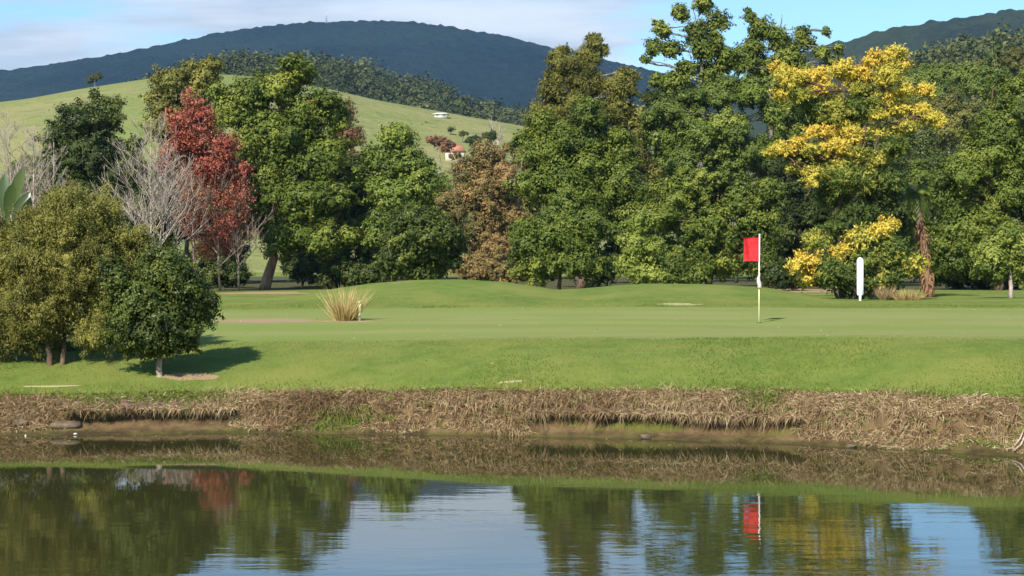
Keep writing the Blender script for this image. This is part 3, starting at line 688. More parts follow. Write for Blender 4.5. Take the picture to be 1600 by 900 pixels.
fill = [
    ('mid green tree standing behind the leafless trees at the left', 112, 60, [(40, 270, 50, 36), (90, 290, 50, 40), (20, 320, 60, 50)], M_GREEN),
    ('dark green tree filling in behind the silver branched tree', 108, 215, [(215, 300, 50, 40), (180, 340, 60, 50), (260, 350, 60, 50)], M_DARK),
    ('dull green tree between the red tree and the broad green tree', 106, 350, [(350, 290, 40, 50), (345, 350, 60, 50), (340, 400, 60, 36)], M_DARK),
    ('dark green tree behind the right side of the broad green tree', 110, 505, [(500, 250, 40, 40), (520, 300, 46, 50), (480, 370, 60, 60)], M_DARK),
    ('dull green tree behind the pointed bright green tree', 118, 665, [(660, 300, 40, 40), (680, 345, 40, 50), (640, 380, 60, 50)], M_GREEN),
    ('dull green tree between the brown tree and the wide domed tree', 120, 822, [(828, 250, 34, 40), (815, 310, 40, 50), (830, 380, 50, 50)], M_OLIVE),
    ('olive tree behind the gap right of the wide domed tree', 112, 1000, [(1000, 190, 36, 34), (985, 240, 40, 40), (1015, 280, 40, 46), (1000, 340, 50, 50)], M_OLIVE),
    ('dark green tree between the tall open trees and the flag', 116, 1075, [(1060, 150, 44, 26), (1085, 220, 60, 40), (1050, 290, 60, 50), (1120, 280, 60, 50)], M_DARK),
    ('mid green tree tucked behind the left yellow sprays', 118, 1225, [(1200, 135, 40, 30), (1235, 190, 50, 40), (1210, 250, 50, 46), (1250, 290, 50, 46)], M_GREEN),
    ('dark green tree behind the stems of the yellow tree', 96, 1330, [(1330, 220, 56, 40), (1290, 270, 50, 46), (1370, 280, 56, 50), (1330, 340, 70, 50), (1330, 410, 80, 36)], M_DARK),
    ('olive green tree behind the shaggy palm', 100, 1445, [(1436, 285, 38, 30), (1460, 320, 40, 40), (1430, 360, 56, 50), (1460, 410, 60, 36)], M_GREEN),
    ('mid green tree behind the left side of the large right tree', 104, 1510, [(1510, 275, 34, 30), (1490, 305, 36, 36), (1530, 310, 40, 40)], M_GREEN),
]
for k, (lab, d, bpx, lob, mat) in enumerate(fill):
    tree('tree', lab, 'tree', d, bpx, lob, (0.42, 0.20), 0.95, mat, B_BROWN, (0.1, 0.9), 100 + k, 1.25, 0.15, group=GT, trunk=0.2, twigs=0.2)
under = [  # dark leaf colour here puts the under-canopy shade into the bushes
    ('low bush coloured dark as canopy shade under the red tree', 84, 340, [(335, 425, 44, 24), (300, 420, 40, 26), (370, 428, 30, 20)], M_DARK),
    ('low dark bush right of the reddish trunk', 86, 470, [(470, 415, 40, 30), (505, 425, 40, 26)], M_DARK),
    ('low bush coloured dark as canopy shade left of the dense rounded shrub', 80, 555, [(545, 425, 40, 26), (585, 425, 36, 26)], M_DARK),
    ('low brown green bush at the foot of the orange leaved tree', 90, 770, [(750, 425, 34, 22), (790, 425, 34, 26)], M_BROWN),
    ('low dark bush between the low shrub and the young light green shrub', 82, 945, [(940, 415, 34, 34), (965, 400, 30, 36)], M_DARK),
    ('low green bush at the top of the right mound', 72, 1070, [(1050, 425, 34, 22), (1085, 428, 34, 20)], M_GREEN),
    ('low bush coloured dark as shade right of the flag pole', 74, 1210, [(1205, 425, 34, 24), (1235, 428, 30, 22)], M_DARK),
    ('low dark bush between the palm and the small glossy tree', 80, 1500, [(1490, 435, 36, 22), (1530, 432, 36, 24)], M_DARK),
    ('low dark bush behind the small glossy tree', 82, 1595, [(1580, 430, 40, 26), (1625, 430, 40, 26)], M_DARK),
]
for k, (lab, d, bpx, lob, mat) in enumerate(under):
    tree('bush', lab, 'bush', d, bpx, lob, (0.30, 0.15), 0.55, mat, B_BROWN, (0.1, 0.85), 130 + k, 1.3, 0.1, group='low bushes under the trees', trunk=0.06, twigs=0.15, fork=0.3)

# --- bare and red trees
def bare(name, label, d, stems, seed, bark, trunk=0.08, width=1.0, n_side=24, group=GT, leaves=(), cat='tree', z0=None, up=0.9, start=0.22):
    """leafless tree: each stem is a leader with upswept side branches and twigs. stems: (base px, top px, top py)"""
    r = np.random.default_rng(seed)
    bx = WX(stems[0][0], d); bz = float(ground_z(bx, d)) if z0 is None else z0
    root = empty(name, (bx, d, bz), label, cat, group)
    T = Tubes()
    def shoot(p, v, L, rad, lv):
        n = 6; P = [p]; v = unit(v)
        for q in range(n):
            v = unit(v + r.normal(0, 0.07, 3) + np.array([0, 0, 0.05]))
            P.append(P[-1] + v * L / n)
        P = np.array(P)
        T.tube(P, np.linspace(rad, max(rad * 0.35, 0.005), n + 1), 5 if lv > 1 else 3, cap=False)
        if lv == 0: return
        for q in range(r.integers(4, 8) if lv > 1 else r.integers(3, 6)):
            f = r.uniform(0.2, 0.95); o = P[int(f * n)]
            side = unit(np.cross(v, rand_dirs(r, 1)[0]))
            shoot(o, v * 0.9 + side * r.uniform(0.5, 0.9) + np.array([0, 0, 0.25]), L * (1 - 0.5 * f) * r.uniform(0.35, 0.6), max(rad * 0.45, 0.008), lv - 1)
    for (bp, tp, ty) in stems:
        b = np.array([WX(bp, d), d + r.uniform(-0.4, 0.4), bz - 0.1]); t = W(tp, ty, d)
        s = np.linspace(0, 1, 14)[:, None]
        P = b + (t - b) * s + np.cumsum(r.normal(0, 0.035, (14, 3)), 0) * (1 - s) * [1, 1, 0]
        T.tube(P, np.linspace(trunk, 0.012, 14), 8)
        Ht = t[2] - b[2]
        for k in range(n_side):
            f = start + (0.95 - start) * (k + r.random()) / n_side
            o = P[min(12, int(f * 13))]; a = k * 2.399 + r.uniform(-0.5, 0.5)
            L = Ht * (0.46 * (1 - f) + 0.10) * r.uniform(0.75, 1.15) * width
            shoot(o, np.array([math.cos(a), math.sin(a), up * r.uniform(0.8, 1.3)]), L, trunk * (0.50 * (1 - f) + 0.10), 2)
    T.build('trunk', bark, root)
    if leaves:
        VV, TT = [], []
        for ells, leaf, puff, mat, cover, gap in leaves:
            E = [(W(a, b, d + r.uniform(-0.9, 0.9)), np.array([c, 0.8 * c, e]) * d / F, lo, hi) for (a, b, c, e, lo, hi) in ells]
            V, TN, PC = foliage(r, E, leaf, puff, cover, gap, 0.9, 0.3, 0.32, 1.8)
            VV.append(V); TT.append(TN)
        V = np.concatenate(VV)
        mesh_np('crown', V, 4, np.arange(len(V)), mat, root, tint=np.concatenate(TT))
    return root
bare('bare_tree', 'leafless silver branched tree in front of the red leaved tree', 71, [(238, 236, 182), (243, 262, 225)], 301, B_SILVER, 0.075, 1.12, 38)
bare('bare_tree', 'leafless grey twiggy tree at the far left', 68, [(20, 12, 175), (48, 52, 195)], 302, B_SILVER, 0.08, 1.0, 34)
bare('bare_tree', 'smaller leafless grey tree beside the dark green tree', 72, [(84, 84, 222)], 305, B_SILVER, 0.06, 0.9, 24)
bare('tree', 'red leaved autumn tree with many pale bare lower branches', 75, [(308, 300, 160), (372, 366, 275), (345, 334, 195)], 303, B_PINK, 0.06, 1.0, 34,
     leaves=[([(298, 158, 18, 22, 0.2, 0.9), (285, 190, 28, 26, 0.2, 0.9), (318, 188, 30, 28, 0.2, 1.0), (305, 215, 46, 28, 0.2, 0.9), (350, 232, 30, 26, 0.2, 0.9), (310, 245, 54, 26, 0.1, 0.9), (384, 262, 13, 18, 0.3, 0.9), (370, 285, 26, 18, 0.2, 0.9), (330, 262, 46, 22, 0.2, 0.9), (275, 222, 24, 24, 0.2, 0.9), (262, 250, 18, 34, 0.3, 1.0)],
              (0.26, 0.15), 0.36, M_RED, 0.34, 0.25),
             ([(345, 272, 44, 22, 0.2, 1.0), (300, 280, 50, 26, 0.2, 1.0), (355, 305, 40, 30, 0.3, 1.0), (315, 315, 50, 30, 0.3, 1.0), (345, 350, 50, 34, 0.2, 1.0), (300, 345, 40, 30, 0.2, 1.0), (375, 330, 26, 34, 0.3, 1.0), (335, 385, 56, 24, 0.3, 1.0)],
              (0.22, 0.12), 0.40, M_RED, 0.13, 0.3)])
bare('bare_tree', 'bleached dead tree standing low on the pasture slope', 300, [(772, 768, 180), (776, 782, 190)], 304, B_SILVER, 0.25, 1.0, 8, group='trees on the slopes behind the course', z0=slope_z(WX(772, 300), 300))

# --- plants with big leaves at the left edge and right of the yellow shrub
def paddle_plant():
    d = 44.0; bx = WX(5, d); bz = float(ground_z(bx, d)); r = np.random.default_rng(5)
    root = empty('banana_plant', (bx, d, bz), 'broad paddle leaved plant at the left edge above the olive shrub', 'plant', GT)
    T = Tubes()
    T.tube([(bx, d, bz - 0.1), (bx + 0.05, d, bz + 1.0), (bx + 0.02, d, bz + 2.0)], [0.14, 0.11, 0.07], 9); T.build('stem', B_GREY, root)
    specs = [(38, 262, -0.2), (8, 270, 0.3), (-25, 265, 0.1), (48, 300, 0.4), (-50, 290, -0.3), (22, 285, -0.5), (45, 335, 0.2), (-20, 320, -0.4)]
    for (tx, ty, dy) in specs:
        tip = W(tx, ty, d + dy); a = np.array([bx, d, bz + 1.5 + r.uniform(0, 0.5)])
        s = np.linspace(0, 1, 9)[:, None]
        mid = (a + tip) / 2 + np.array([0, 0, 0.35])
        P = (1 - s) ** 2 * a + 2 * s * (1 - s) * mid + s * s * tip
        tang = unit(np.gradient(P, axis=0)); sd = unit(np.cross(tang, np.array([0.2, -1.0, 0.3])))
        wv = np.interp(s[:, 0], [0, 0.35, 0.45, 0.7, 0.9, 1], [0.012, 0.016, 0.12, 0.19, 0.11, 0.004])[:, None]
        up = np.cross(sd, tang)
        V = np.stack([P - sd * wv + up * wv * 0.35, P, P + sd * wv + up * wv * 0.35], 1).reshape(-1, 3)
        q = []
        for k in range(8):
            b = k * 3
            q += [b, b + 1, b + 4, b + 3, b + 1, b + 2, b + 5, b + 4]
        mesh_np('leaf', V, 4, q, M_PAD, root, tint=np.full(16, r.uniform(0.2, 1)), smooth_shade=True)
paddle_plant()
def palm():
    d = 61.0; bx = WX(1452, d); bz = float(ground_z(bx, d)); r = np.random.default_rng(8)
    root = empty('palm_tree', (bx, d, bz), 'shaggy rust trunked palm with hanging green straps beside the yellow shrub', 'palm', GT)
    T = Tubes()
    top = np.array([WX(1430, d), d, H + (HZ - 300) * d / F])
    s = np.linspace(0, 1, 12)[:, None]
    P = np.array([bx, d, bz - 0.1]) * (1 - s) + top * s + np.array([0.25, 0, 0]) * (s * (1 - s))
    T.tube(P, np.linspace(0.17, 0.10, 12), 9)
    for k in range(90):                       # shaggy old leaf bases on the trunk
        q = r.uniform(0.02, 0.75); p = P[0] * (1 - q) + P[-1] * q + np.array([0.25 * q * (1 - q), 0, 0])
        a = r.uniform(0, 6.28); o = np.array([math.cos(a), math.sin(a), 0])
        T.tube([p + o * 0.1, p + o * r.uniform(0.2, 0.32) + np.array([0, 0, -0.1]), p + o * 0.28 + np.array([0, 0, -r.uniform(0.25, 0.5)])], [0.03, 0.035, 0.01], 4)
    T.build('trunk', B_RUST, root)
    for k in range(10):
        a = k * 2.399 + r.uniform(-0.4, 0.4); L = r.uniform(0.8, 1.7); rise = r.uniform(0.2, 1.3); fall = r.uniform(1.2, 1.9)
        o = np.array([math.cos(a), math.sin(a), 0]); s = np.linspace(0, 1, 14)
        C = top + np.outer(L * 0.75 * s, o) + np.outer(L * (rise * s - fall * s ** 2), [0, 0, 1])
        tg = unit(np.gradient(C, axis=0)); sd = np.cross(tg, [0, 0, 1.0]); sd = unit(sd)
        VV = []
        for i in range(1, 14):
            for sg in (-1, 1):
                for jj in range(2):
                    p = C[i] - tg[i] * 0.06 * jj
                    ln = 0.45 * (1 - 0.5 * abs(s[i] - 0.5)) * r.uniform(0.8, 1.1)
                    e = unit(sd[i] * sg + np.array([0, 0, -0.9]) + tg[i] * 0.5)
                    n = tg[i] * 0.035
                    VV += [p - n, p + e * ln * 0.5 - n * 0.9, p + e * ln, p + e * ln * 0.5 + n * 0.9]
        mesh_np('frond', np.array(VV), 4, np.arange(len(VV)), M_GREEN, root, tint=np.clip(r.uniform(0.1, 1.0) + r.normal(0, 0.1, len(VV) // 4), 0, 1))
palm()

# --- dry clumps at the foot of the yellow shrub
def blades(r, B, L, Wd, dirs, droop, seg=3):
    """curved tapering blades: returns verts, loops, face count per blade"""
    n = len(B)
    side = unit(np.cross(dirs, r.normal(size=(n, 3))))
    Vs = []
    for k in range(seg + 1):
        s = k / seg
        C = B + dirs * (L * s)[:, None] + np.array([0, 0, -1.0]) * (droop * L * s * s)[:, None]
        wv = (Wd * (1 - s) ** 0.7)[:, None]
        if k < seg: Vs += [C - side * wv, C + side * wv]
        else: Vs += [C]
    V = np.stack(Vs, 1).reshape(-1, 3); m = 2 * seg + 1
    loops = []; sizes = []
    base = (np.arange(n) * m)[:, None]
    pat = []
    for k in range(seg - 1): pat += [2 * k, 2 * k + 1, 2 * k + 3, 2 * k + 2]; sizes += [4]
    pat += [2 * seg - 2, 2 * seg - 1, 2 * seg]; sizes += [3]
    idx = (base + np.array(pat)[None, :]).reshape(-1)
    return V, idx, np.tile(np.array(sizes), n), seg
def tussock(name, label, px, d, n, hgt, rad, lean, mat, seed, cat='grass clump', group=None, lo=0, hi=1):
    r = np.random.default_rng(seed)
    bx = WX(px, d); bz = float(ground_z(bx, d))
    a = r.uniform(0, 6.28, n); q = np.sqrt(r.random(n)) * rad
    B = np.stack([bx + q * np.cos(a), d + q * np.sin(a), 0 * a], 1); B[:, 2] = ground_z(B[:, 0], B[:, 1]) - 0.02
    dr = unit(np.stack([np.cos(a) * (q / rad) * lean, np.sin(a) * (q / rad) * lean, np.ones(n)], 1) + r.normal(0, 0.12, (n, 3)))
    V, idx, sz, seg = blades(r, B, hgt * r.uniform(0.45, 1.0, n), np.full(n, 0.009), dr, r.uniform(0, 0.25, n))
    tn = np.repeat(np.clip(r.uniform(lo, hi, n), 0, 1), seg)
    root = mesh_np(name, V - np.array([bx, d, bz]), sz, idx, mat, tint=tn); root.location = (bx, d, bz)
    return tag(root, label, cat, group)
tussock('grass_tussock', 'tall straw coloured grass tussock on the lawn beside a short pale post', 539, 38.3, 420, 1.15, 0.24, 0.62, M_TUSS, 70)
tussock('grass_tussock', 'dry tan grass clump at the right foot of the yellow shrub', 1418, 55, 420, 0.62, 0.42, 1.0, M_TUSS, 71, lo=0, hi=0.7)
tussock('grass_tussock', 'rust coloured dry clump under the middle of the yellow shrub', 1384, 55.3, 260, 0.75, 0.18, 0.7, M_STRAW, 72, lo=0.1, hi=0.8)

# ------------------------------------------------------------------ forest masses on the hills
def forest(name, label, fn, d0, d1, x_of, n, rad, mat, seed, leaf, nl, tint=(0.0, 0.9)):
    r = np.random.default_rng(seed)
    y = d0 + (d1 - d0) * np.sqrt(r.random(n)); x = x_of(r, y)
    z = fn(x, y); R = rad * r.uniform(0.55, 1.3, n)
    VS, TS = [], []
    tall = r.uniform(0.8, 1.35, n)
    for k in range(n):
        q = rand_dirs(r, nl); q[:, 2] = np.abs(q[:, 2]) * 1.15 - 0.25
        lump = 1 + 0.36 * np.sin(q[:, 0] * 5 + k) * np.sin(q[:, 1] * 4 + 2 * k) + r.normal(0, 0.10, nl)
        P = np.array([x[k], y[k], z[k] + R[k] * 0.7]) + q * (R[k] * lump)[:, None] * np.array([1, 1, tall[k]])
        nr = unit(q + r.normal(0, 0.45, (nl, 3)))
        sz = r.uniform(0.7, 1.3, nl) * R[k] / rad
        VS.append(quads(r, P, nr, leaf * sz, leaf * 0.62 * sz))
        b = r.beta(2, 2.6)
        TS.append(np.clip(tint[0] + (tint[1] - tint[0]) * (b + r.normal(0, 0.14, nl)), 0, 1))
    V = np.concatenate(VS)
    o = mesh_np(name, V, 4, np.arange(len(V)), mat, tint=np.concatenate(TS))
    return tag(o, label, 'forest', kind='stuff')
def wedge(p0, p1):
    return lambda r, y: (r.uniform(p0, p1, len(y)) - 800) * y / F
forest('forest', 'mixed olive forest covering the ridge under the mountain', wood, 430, 690, wedge(180, 960), 1000, 5.2, M_FAR, 201, 1.15, 300)
forest('forest', 'green woodland covering the slope at the right', rhl, 235, 460, wedge(1280, 1780), 520, 4.6, M_FAR, 202, 0.95, 360, (0.15, 1.0))

# ------------------------------------------------------------------ bank grass and lawn blades
def lip_front(x):
    return 0.47 + 0.10 * (vnoise(np.asarray(x, float) * 1.3, 0 * np.asarray(x, float) + 4, 66) - 0.5)
def turf_lip():
    for name, x0, x1 in (('bank', 0.15, 5.1), ('bank', -8.1, -4.7)):
        xs = np.arange(x0, x1, 0.08); s = shore_y(xs); e = edge_y(xs); w = e - s
        taper = smooth(x0, x0 + 0.9, xs) * smooth(x1, x1 - 0.9, xs) * (0.55 + 0.6 * vnoise(xs * 1.9, 0 * xs + 2, 68))
        tf = 0.63 + (lip_front(xs) - 0.63) * taper
        lo = 0.34 + 0.10 * (vnoise(xs * 2.3, 0 * xs, 67) - 0.5)
        P = [np.stack([xs, s + w * t, z], 1) for t, z in ((0.84, ground_z(xs, s + w * 0.84) - 0.01), (0.66, 0.49 + 0 * xs), (tf + 0.02, 0.445 + 0 * xs), (tf, lo + 0.05), (tf + 0.03, lo), (0.72, lo - 0.02))]
        V = np.stack(P, 1); n, k = V.shape[:2]
        V[:, 1:5] += 0.03 * np.random.default_rng(9).normal(0, 1, (n, 4, 3)) * taper[:, None, None]
        idx = []
        for a in range(n - 1):
            for b in range(k): idx += [a * k + b, (a + 1) * k + b, (a + 1) * k + (b + 1) % k, a * k + (b + 1) % k]
        o = mesh_np(name, V.reshape(-1, 3), 4, idx, B_BROWN, smooth_shade=False)
        tag(o, 'earth lip of the bank undercut by the pond', 'bank', kind='structure')
turf_lip()
def bank_grass():
    r = np.random.default_rng(301)
    nt = 6800
    x = r.uniform(-11.8, 11.2, nt); s = shore_y(x); e = edge_y(x); und = under_cut(x)
    low = 0.20 + 0.22 * (vnoise(x * 1.5, 0 * x, 54) - 0.35)
    low = low * (1 - und) + und * lip_front(x)
    t0 = low + (1.04 - low) * r.beta(1.15, 1.1, nt)
    y = s + (e - s) * t0
    z = ground_z(x, y)
    z = np.where((und > 0.25) & (t0 < 0.66), np.maximum(z, 0.40), z)
    size = np.clip(0.40 + 1.0 * vnoise(x * 1.4, y * 1.6, 58) + r.normal(0, 0.15, nt), 0.35, 1.7)
    tt = np.clip(0.04 + 0.45 * vnoise(x * 0.8, y * 2.1, 60) + 0.38 * vnoise(x * 0.35, y * 0.5, 69) + r.normal(0, 0.13, nt), 0.02, 0.80)
    gr = vnoise(x * 0.7, y * 1.4, 59)
    pg = 0.04 + 0.75 * smooth(0.62, 0.80, gr) + 0.6 * smooth(0.88, 1.02, t0)
    isg = r.random(nt) < pg
    m = 20
    th = r.uniform(0, 6.283, (nt, m))
    lean = np.stack([fbm(x * 0.8, y * 0.8, 57, 2) * 1.8 + r.normal(0, 0.35, nt), -0.55 + r.normal(0, 0.25, nt)], 1)
    D = np.stack([lean[:, None, 0] + 0.75 * np.cos(th), lean[:, None, 1] + 0.6 * np.sin(th), r.uniform(0.15, 1.05, (nt, m))], -1).reshape(-1, 3)
    B = np.stack([x[:, None] + r.normal(0, 0.035, (nt, m)), y[:, None] + r.normal(0, 0.03, (nt, m)), z[:, None] - 0.01 + 0 * th], -1).reshape(-1, 3)
    L = (size[:, None] * r.uniform(0.10, 0.30, (nt, m))).reshape(-1)
    n = len(L)
    V, idx, sz, seg = blades(r, B, L, r.uniform(0.004, 0.010, n), unit(D), r.uniform(0.3, 1.15, n))
    tn = np.clip(np.repeat(tt, m) + r.normal(0, 0.15, n), 0, 0.86)
    g = np.repeat(isg, m) & (r.random(n) < 0.8)
    tn = np.where(g, r.uniform(0.9, 1.0, n), tn)
    o = mesh_np('bank_grass', V, sz, idx, M_STRAW, tint=np.repeat(tn, seg))
    tag(o, 'dry straw and brown grass hanging over the pond bank', 'grass', kind='stuff')
bank_grass()
def lawn_grass():
    r = np.random.default_rng(401)
    n = 210000
    y = 24.5 + 23 * r.random(n) ** 1.7
    x = r.uniform(-1, 1, n) * (y * 0.36 + 0.5)
    e = edge_y(x); k = y > e - 0.05; x, y, e = x[k], y[k], e[k]; n = len(x)
    gbv = y + 1.2 * fbm(x * 0.2, y * 0.2, 21, 2)
    onG = (gbv - e > 3.9) & (gbv < 44.0) & (x > -11)
    soil = ((((x - WX(420, solve_d(420, 501))) / 1.4) ** 2 + ((y - solve_d(420, 501)) / 0.6) ** 2) < 1.1) | ((((x - WX(75, solve_d(75, 604))) / 0.6) ** 2 + ((y - solve_d(75, 604)) / 0.08) ** 2) < 1)
    k = ~(onG | soil); x, y, e = x[k], y[k], e[k]; n = len(x)
    B = np.stack([x, y, ground_z(x, y) - 0.005], 1)
    dr = unit(np.stack([r.normal(0, 0.5, n), r.normal(0, 0.5, n), np.ones(n)], 1))
    nearedge = smooth(0.7, 0.0, y - e)
    tall = smooth(0.60, 0.78, vnoise(x * 0.5, y * 0.5, 63))
    L = r.uniform(0.018, 0.042, n) * (1 + 1.6 * nearedge + 0.9 * tall)
    V, idx, sz, seg = blades(r, B, L, r.uniform(0.004, 0.008, n) * (y / 30), dr, r.uniform(0, 0.4, n), 2)
    tn = np.clip(0.15 + 0.6 * vnoise(x * 0.35, y * 0.35, 61) + r.normal(0, 0.16, n) + 0.35 * nearedge * vnoise(x * 1.5, y * 2, 62) - 0.25 * tall, 0, 1)
    o = mesh_np('lawn_grass', V, sz, idx, M_LAWN, tint=np.repeat(tn, seg))
    tag(o, 'short mown grass blades on the lawn above the bank', 'grass', kind='stuff')
lawn_grass()

# ------------------------------------------------------------------ golf flag, posts
P_WHITE = plain_mat('white_paint', (0.78, 0.77, 0.78), (0.84, 0.83, 0.82), 5, 0.4)
P_POLE = plain_mat('pole_yellow', (0.66, 0.64, 0.34), (0.72, 0.70, 0.42), 5, 0.35)
P_RED = plain_mat('flag_red', (0.50, 0.020, 0.028), (0.62, 0.040, 0.045), 6, 0.8, 0.1)
P_CUP = plain_mat('cup_dark', (0.02, 0.02, 0.02), (0.04, 0.04, 0.035), 5)
P_RAG = plain_mat('pale_sleeve', (0.42, 0.38, 0.33), (0.62, 0.58, 0.52), 30, 0.8, 0.1)
P_CREAM = plain_mat('cream_post', (0.66, 0.60, 0.30), (0.76, 0.70, 0.42), 14, 0.6)
def flag():
    d = 37.0; bx = WX(1186, d); bz = float(ground_z(bx, d)); mpp = d / F
    root = empty('golf_flag', (bx, d, bz), 'red golf flag on a slim pale pin standing in the green', 'golf flag')
    zt = H + (HZ - 367) * mpp
    zs = H + (HZ - 450) * mpp
    T = Tubes(); T.tube([(bx, d, bz - 0.1), (bx, d, bz + 0.5), (bx, d, zs)], [0.013] * 3, 10); T.build('lower_pole', P_POLE, root)
    T = Tubes()
    T.tube([(bx, d, zs), (bx + 0.004, d, zs + 0.6), (bx + 0.012, d, zt)], [0.017, 0.017, 0.015], 10)
    T.tube([(bx + 0.012, d, zt), (bx + 0.012, d, zt + 0.012), (bx + 0.012, d, zt + 0.022)], [0.026, 0.026, 0.010], 10)
    up = T.build('upper_pole', P_WHITE, root)
    T = Tubes(); r = np.random.default_rng(3)
    zz = np.linspace(zs - 0.01, zs + 0.36, 9)
    T.tube(np.stack([bx + 0.015 * np.sin(zz * 19), d + 0 * zz - 0.004, zz], 1), np.array([0.060, 0.072, 0.066, 0.075, 0.062, 0.058, 0.042, 0.034, 0.024]) * 0.72, 10)
    T.build('sleeve', P_RAG, root)
    # cloth: hangs left of the pole, gently rippled, with a hem thickness
    nx, nz = 16, 12
    x0 = bx - 0.010; x1 = WX(1161, d); z1 = H + (HZ - 370) * mpp; z0 = H + (HZ - 408) * mpp
    u, v = np.meshgrid(np.linspace(0, 1, nx), np.linspace(0, 1, nz))
    X = x0 + (x1 - x0) * u; Z = z1 + (z0 - z1) * v + 0.02 * np.sin(u * 3) * (v - 0.3) - 0.012 * u
    Y = d - 0.06 * np.sin(u * 7.5 + v * 1.6) * u ** 0.7 - 0.02
    A = np.stack([X, Y, Z], -1).reshape(-1, 3); Bk = A + np.array([0, 0.006, 0]); N = nx * nz
    ii = (np.arange(nz - 1)[:, None] * nx + np.arange(nx - 1)[None, :])
    f = np.stack([ii, ii + 1, ii + nx + 1, ii + nx], -1).reshape(-1, 4)
    ring = np.concatenate([np.arange(nx), np.arange(1, nz) * nx + nx - 1, (nz - 1) * nx + np.arange(nx - 2, -1, -1), np.arange(nz - 2, 0, -1) * nx])
    rn = np.roll(ring, -1)
    side = np.stack([ring, ring + N, rn + N, rn], 1)
    mesh_np('flag_cloth', np.concatenate([A, Bk]), 4, np.concatenate([f[:, ::-1], f + N, side]).reshape(-1), P_RED, root, smooth_shade=True)
    T = Tubes(); th = np.linspace(0, 2 * math.pi, 25)
    gz = bz + 0.012
    T.tube(np.stack([bx + 0.054 * np.cos(th), d + 0.054 * np.sin(th), gz + 0 * th], 1), 0.006, 5, cap=False); T.build('cup_rim', P_CUP, root)
flag()
def marker():
    d = 52.5; bx = WX(1344, d); bz = float(ground_z(bx, d)); mpp = d / F
    zt = H + (HZ - 402) * mpp; zb = bz + 0.17; w = 0.12
    root = empty('marker_post', (bx, d, bz), 'white painted marker post with pointed top before the yellow shrub', 'marker post')
    prof = [(-w * 0.72, zb), (-w, zb + 0.06), (-w, zt - 0.10), (-w * 0.6, zt - 0.03), (0, zt), (w * 0.6, zt - 0.03), (w, zt - 0.10), (w, zb + 0.06), (w * 0.72, zb)]
    V = [(bx + a * 0.92, d - 0.022, z) for a, z in prof] + [(bx + a * 0.92, d + 0.022, z) for a, z in prof]
    k = len(prof); T = Tubes()
    T.poly(V, [tuple(range(k)), tuple(range(2 * k - 1, k - 1, -1))] + [(i, i + k, (i + 1) % k + k, (i + 1) % k) for i in range(k)])
    T.build('board', P_WHITE, root, False)
    T = Tubes(); T.tube([(bx, d, bz - 0.1), (bx, d, zb + 0.05)], [0.045, 0.04], 8); T.build('foot', P_WHITE, root)
marker()
def stub():
    d = 38.2; bx = WX(562, d); bz = float(ground_z(bx, d)); mpp = d / F
    root = empty('stake', (bx, d, bz), 'short cream wooden stake beside the straw grass tussock', 'stake')
    T = Tubes(); h = (498 - 468) * mpp
    T.tube([(bx, d, bz - 0.08), (bx + 0.005, d, bz + h * 0.6), (bx + 0.008, d, bz + h * 0.93)], [0.038, 0.034, 0.034], 8)
    T.build('post', P_CREAM, root)
    T = Tubes(); T.tube([(bx + 0.008, d, bz + h * 0.93), (bx + 0.008, d, bz + h * 0.97), (bx + 0.008, d, bz + h)], [0.044, 0.046, 0.02], 8); T.build('cap', P_CREAM, root)
stub()

# ------------------------------------------------------------------ far buildings, mast
P_TILE = plain_mat('roof_tile', (0.34, 0.13, 0.075), (0.42, 0.18, 0.10), 1.5, 0.8)
P_WALL = plain_mat('wall_cream', (0.55, 0.47, 0.34), (0.66, 0.58, 0.44), 1.0, 0.85)
P_SHED = plain_mat('shed_white', (0.42, 0.45, 0.38), (0.54, 0.56, 0.49), 1.0, 0.6)
P_TEAL = plain_mat('tank_green', (0.05, 0.28, 0.20), (0.08, 0.36, 0.26), 1.0, 0.5)
P_GLASS = plain_mat('dark_window', (0.03, 0.035, 0.04), (0.05, 0.055, 0.06), 1.0, 0.15, 0.5)
def house(name, label, px, py, d, w, dep, wall_h, roof_h, roof_m, wall_m, cat='house', extra=None):
    bx = WX(px, d); top = H + (HZ - py) * d / F; bz = top - roof_h - wall_h
    gz = slope_z(bx, d)
    root = empty(name, (bx, d, min(gz, bz)), label, cat)
    T = Tubes(); zb = min(gz - 0.5, bz); T.box((bx, d, (zb + bz + wall_h) / 2), (w, dep, bz + wall_h - zb)); T.build('wall', wall_m, root, False)
    T = Tubes(); a, b = w / 2 + 0.35, dep / 2 + 0.35; z0 = bz + wall_h - 0.05; z1 = top
    V = [(bx - a, d - b, z0), (bx + a, d - b, z0), (bx + a, d + b, z0), (bx - a, d + b, z0), (bx - a * 0.55, d, z1), (bx + a * 0.55, d, z1)]
    T.poly(V, [(0, 1, 5, 4), (1, 2, 5), (2, 3, 4, 5), (3, 0, 4), (3, 2, 1, 0)]); T.build('roof', roof_m, root, False)
    for s in (-0.25, 0.25):
        T = Tubes(); T.box((bx + s * w, d - dep / 2 - 0.02, bz + wall_h * 0.55), (w * 0.18, 0.06, wall_h * 0.4)); T.build('window', P_GLASS, root, False)
    return root
house('house', 'small cream house with an orange tiled roof at the foot of the pasture', 711, 226, 285, 3.4, 4.0, 1.9, 1.3, P_TILE, P_WALL)
house('shed', 'long low white shed on the pasture slope', 689, 176, 350, 3.0, 3.0, 0.6, 0.4, P_SHED, P_SHED, 'shed')
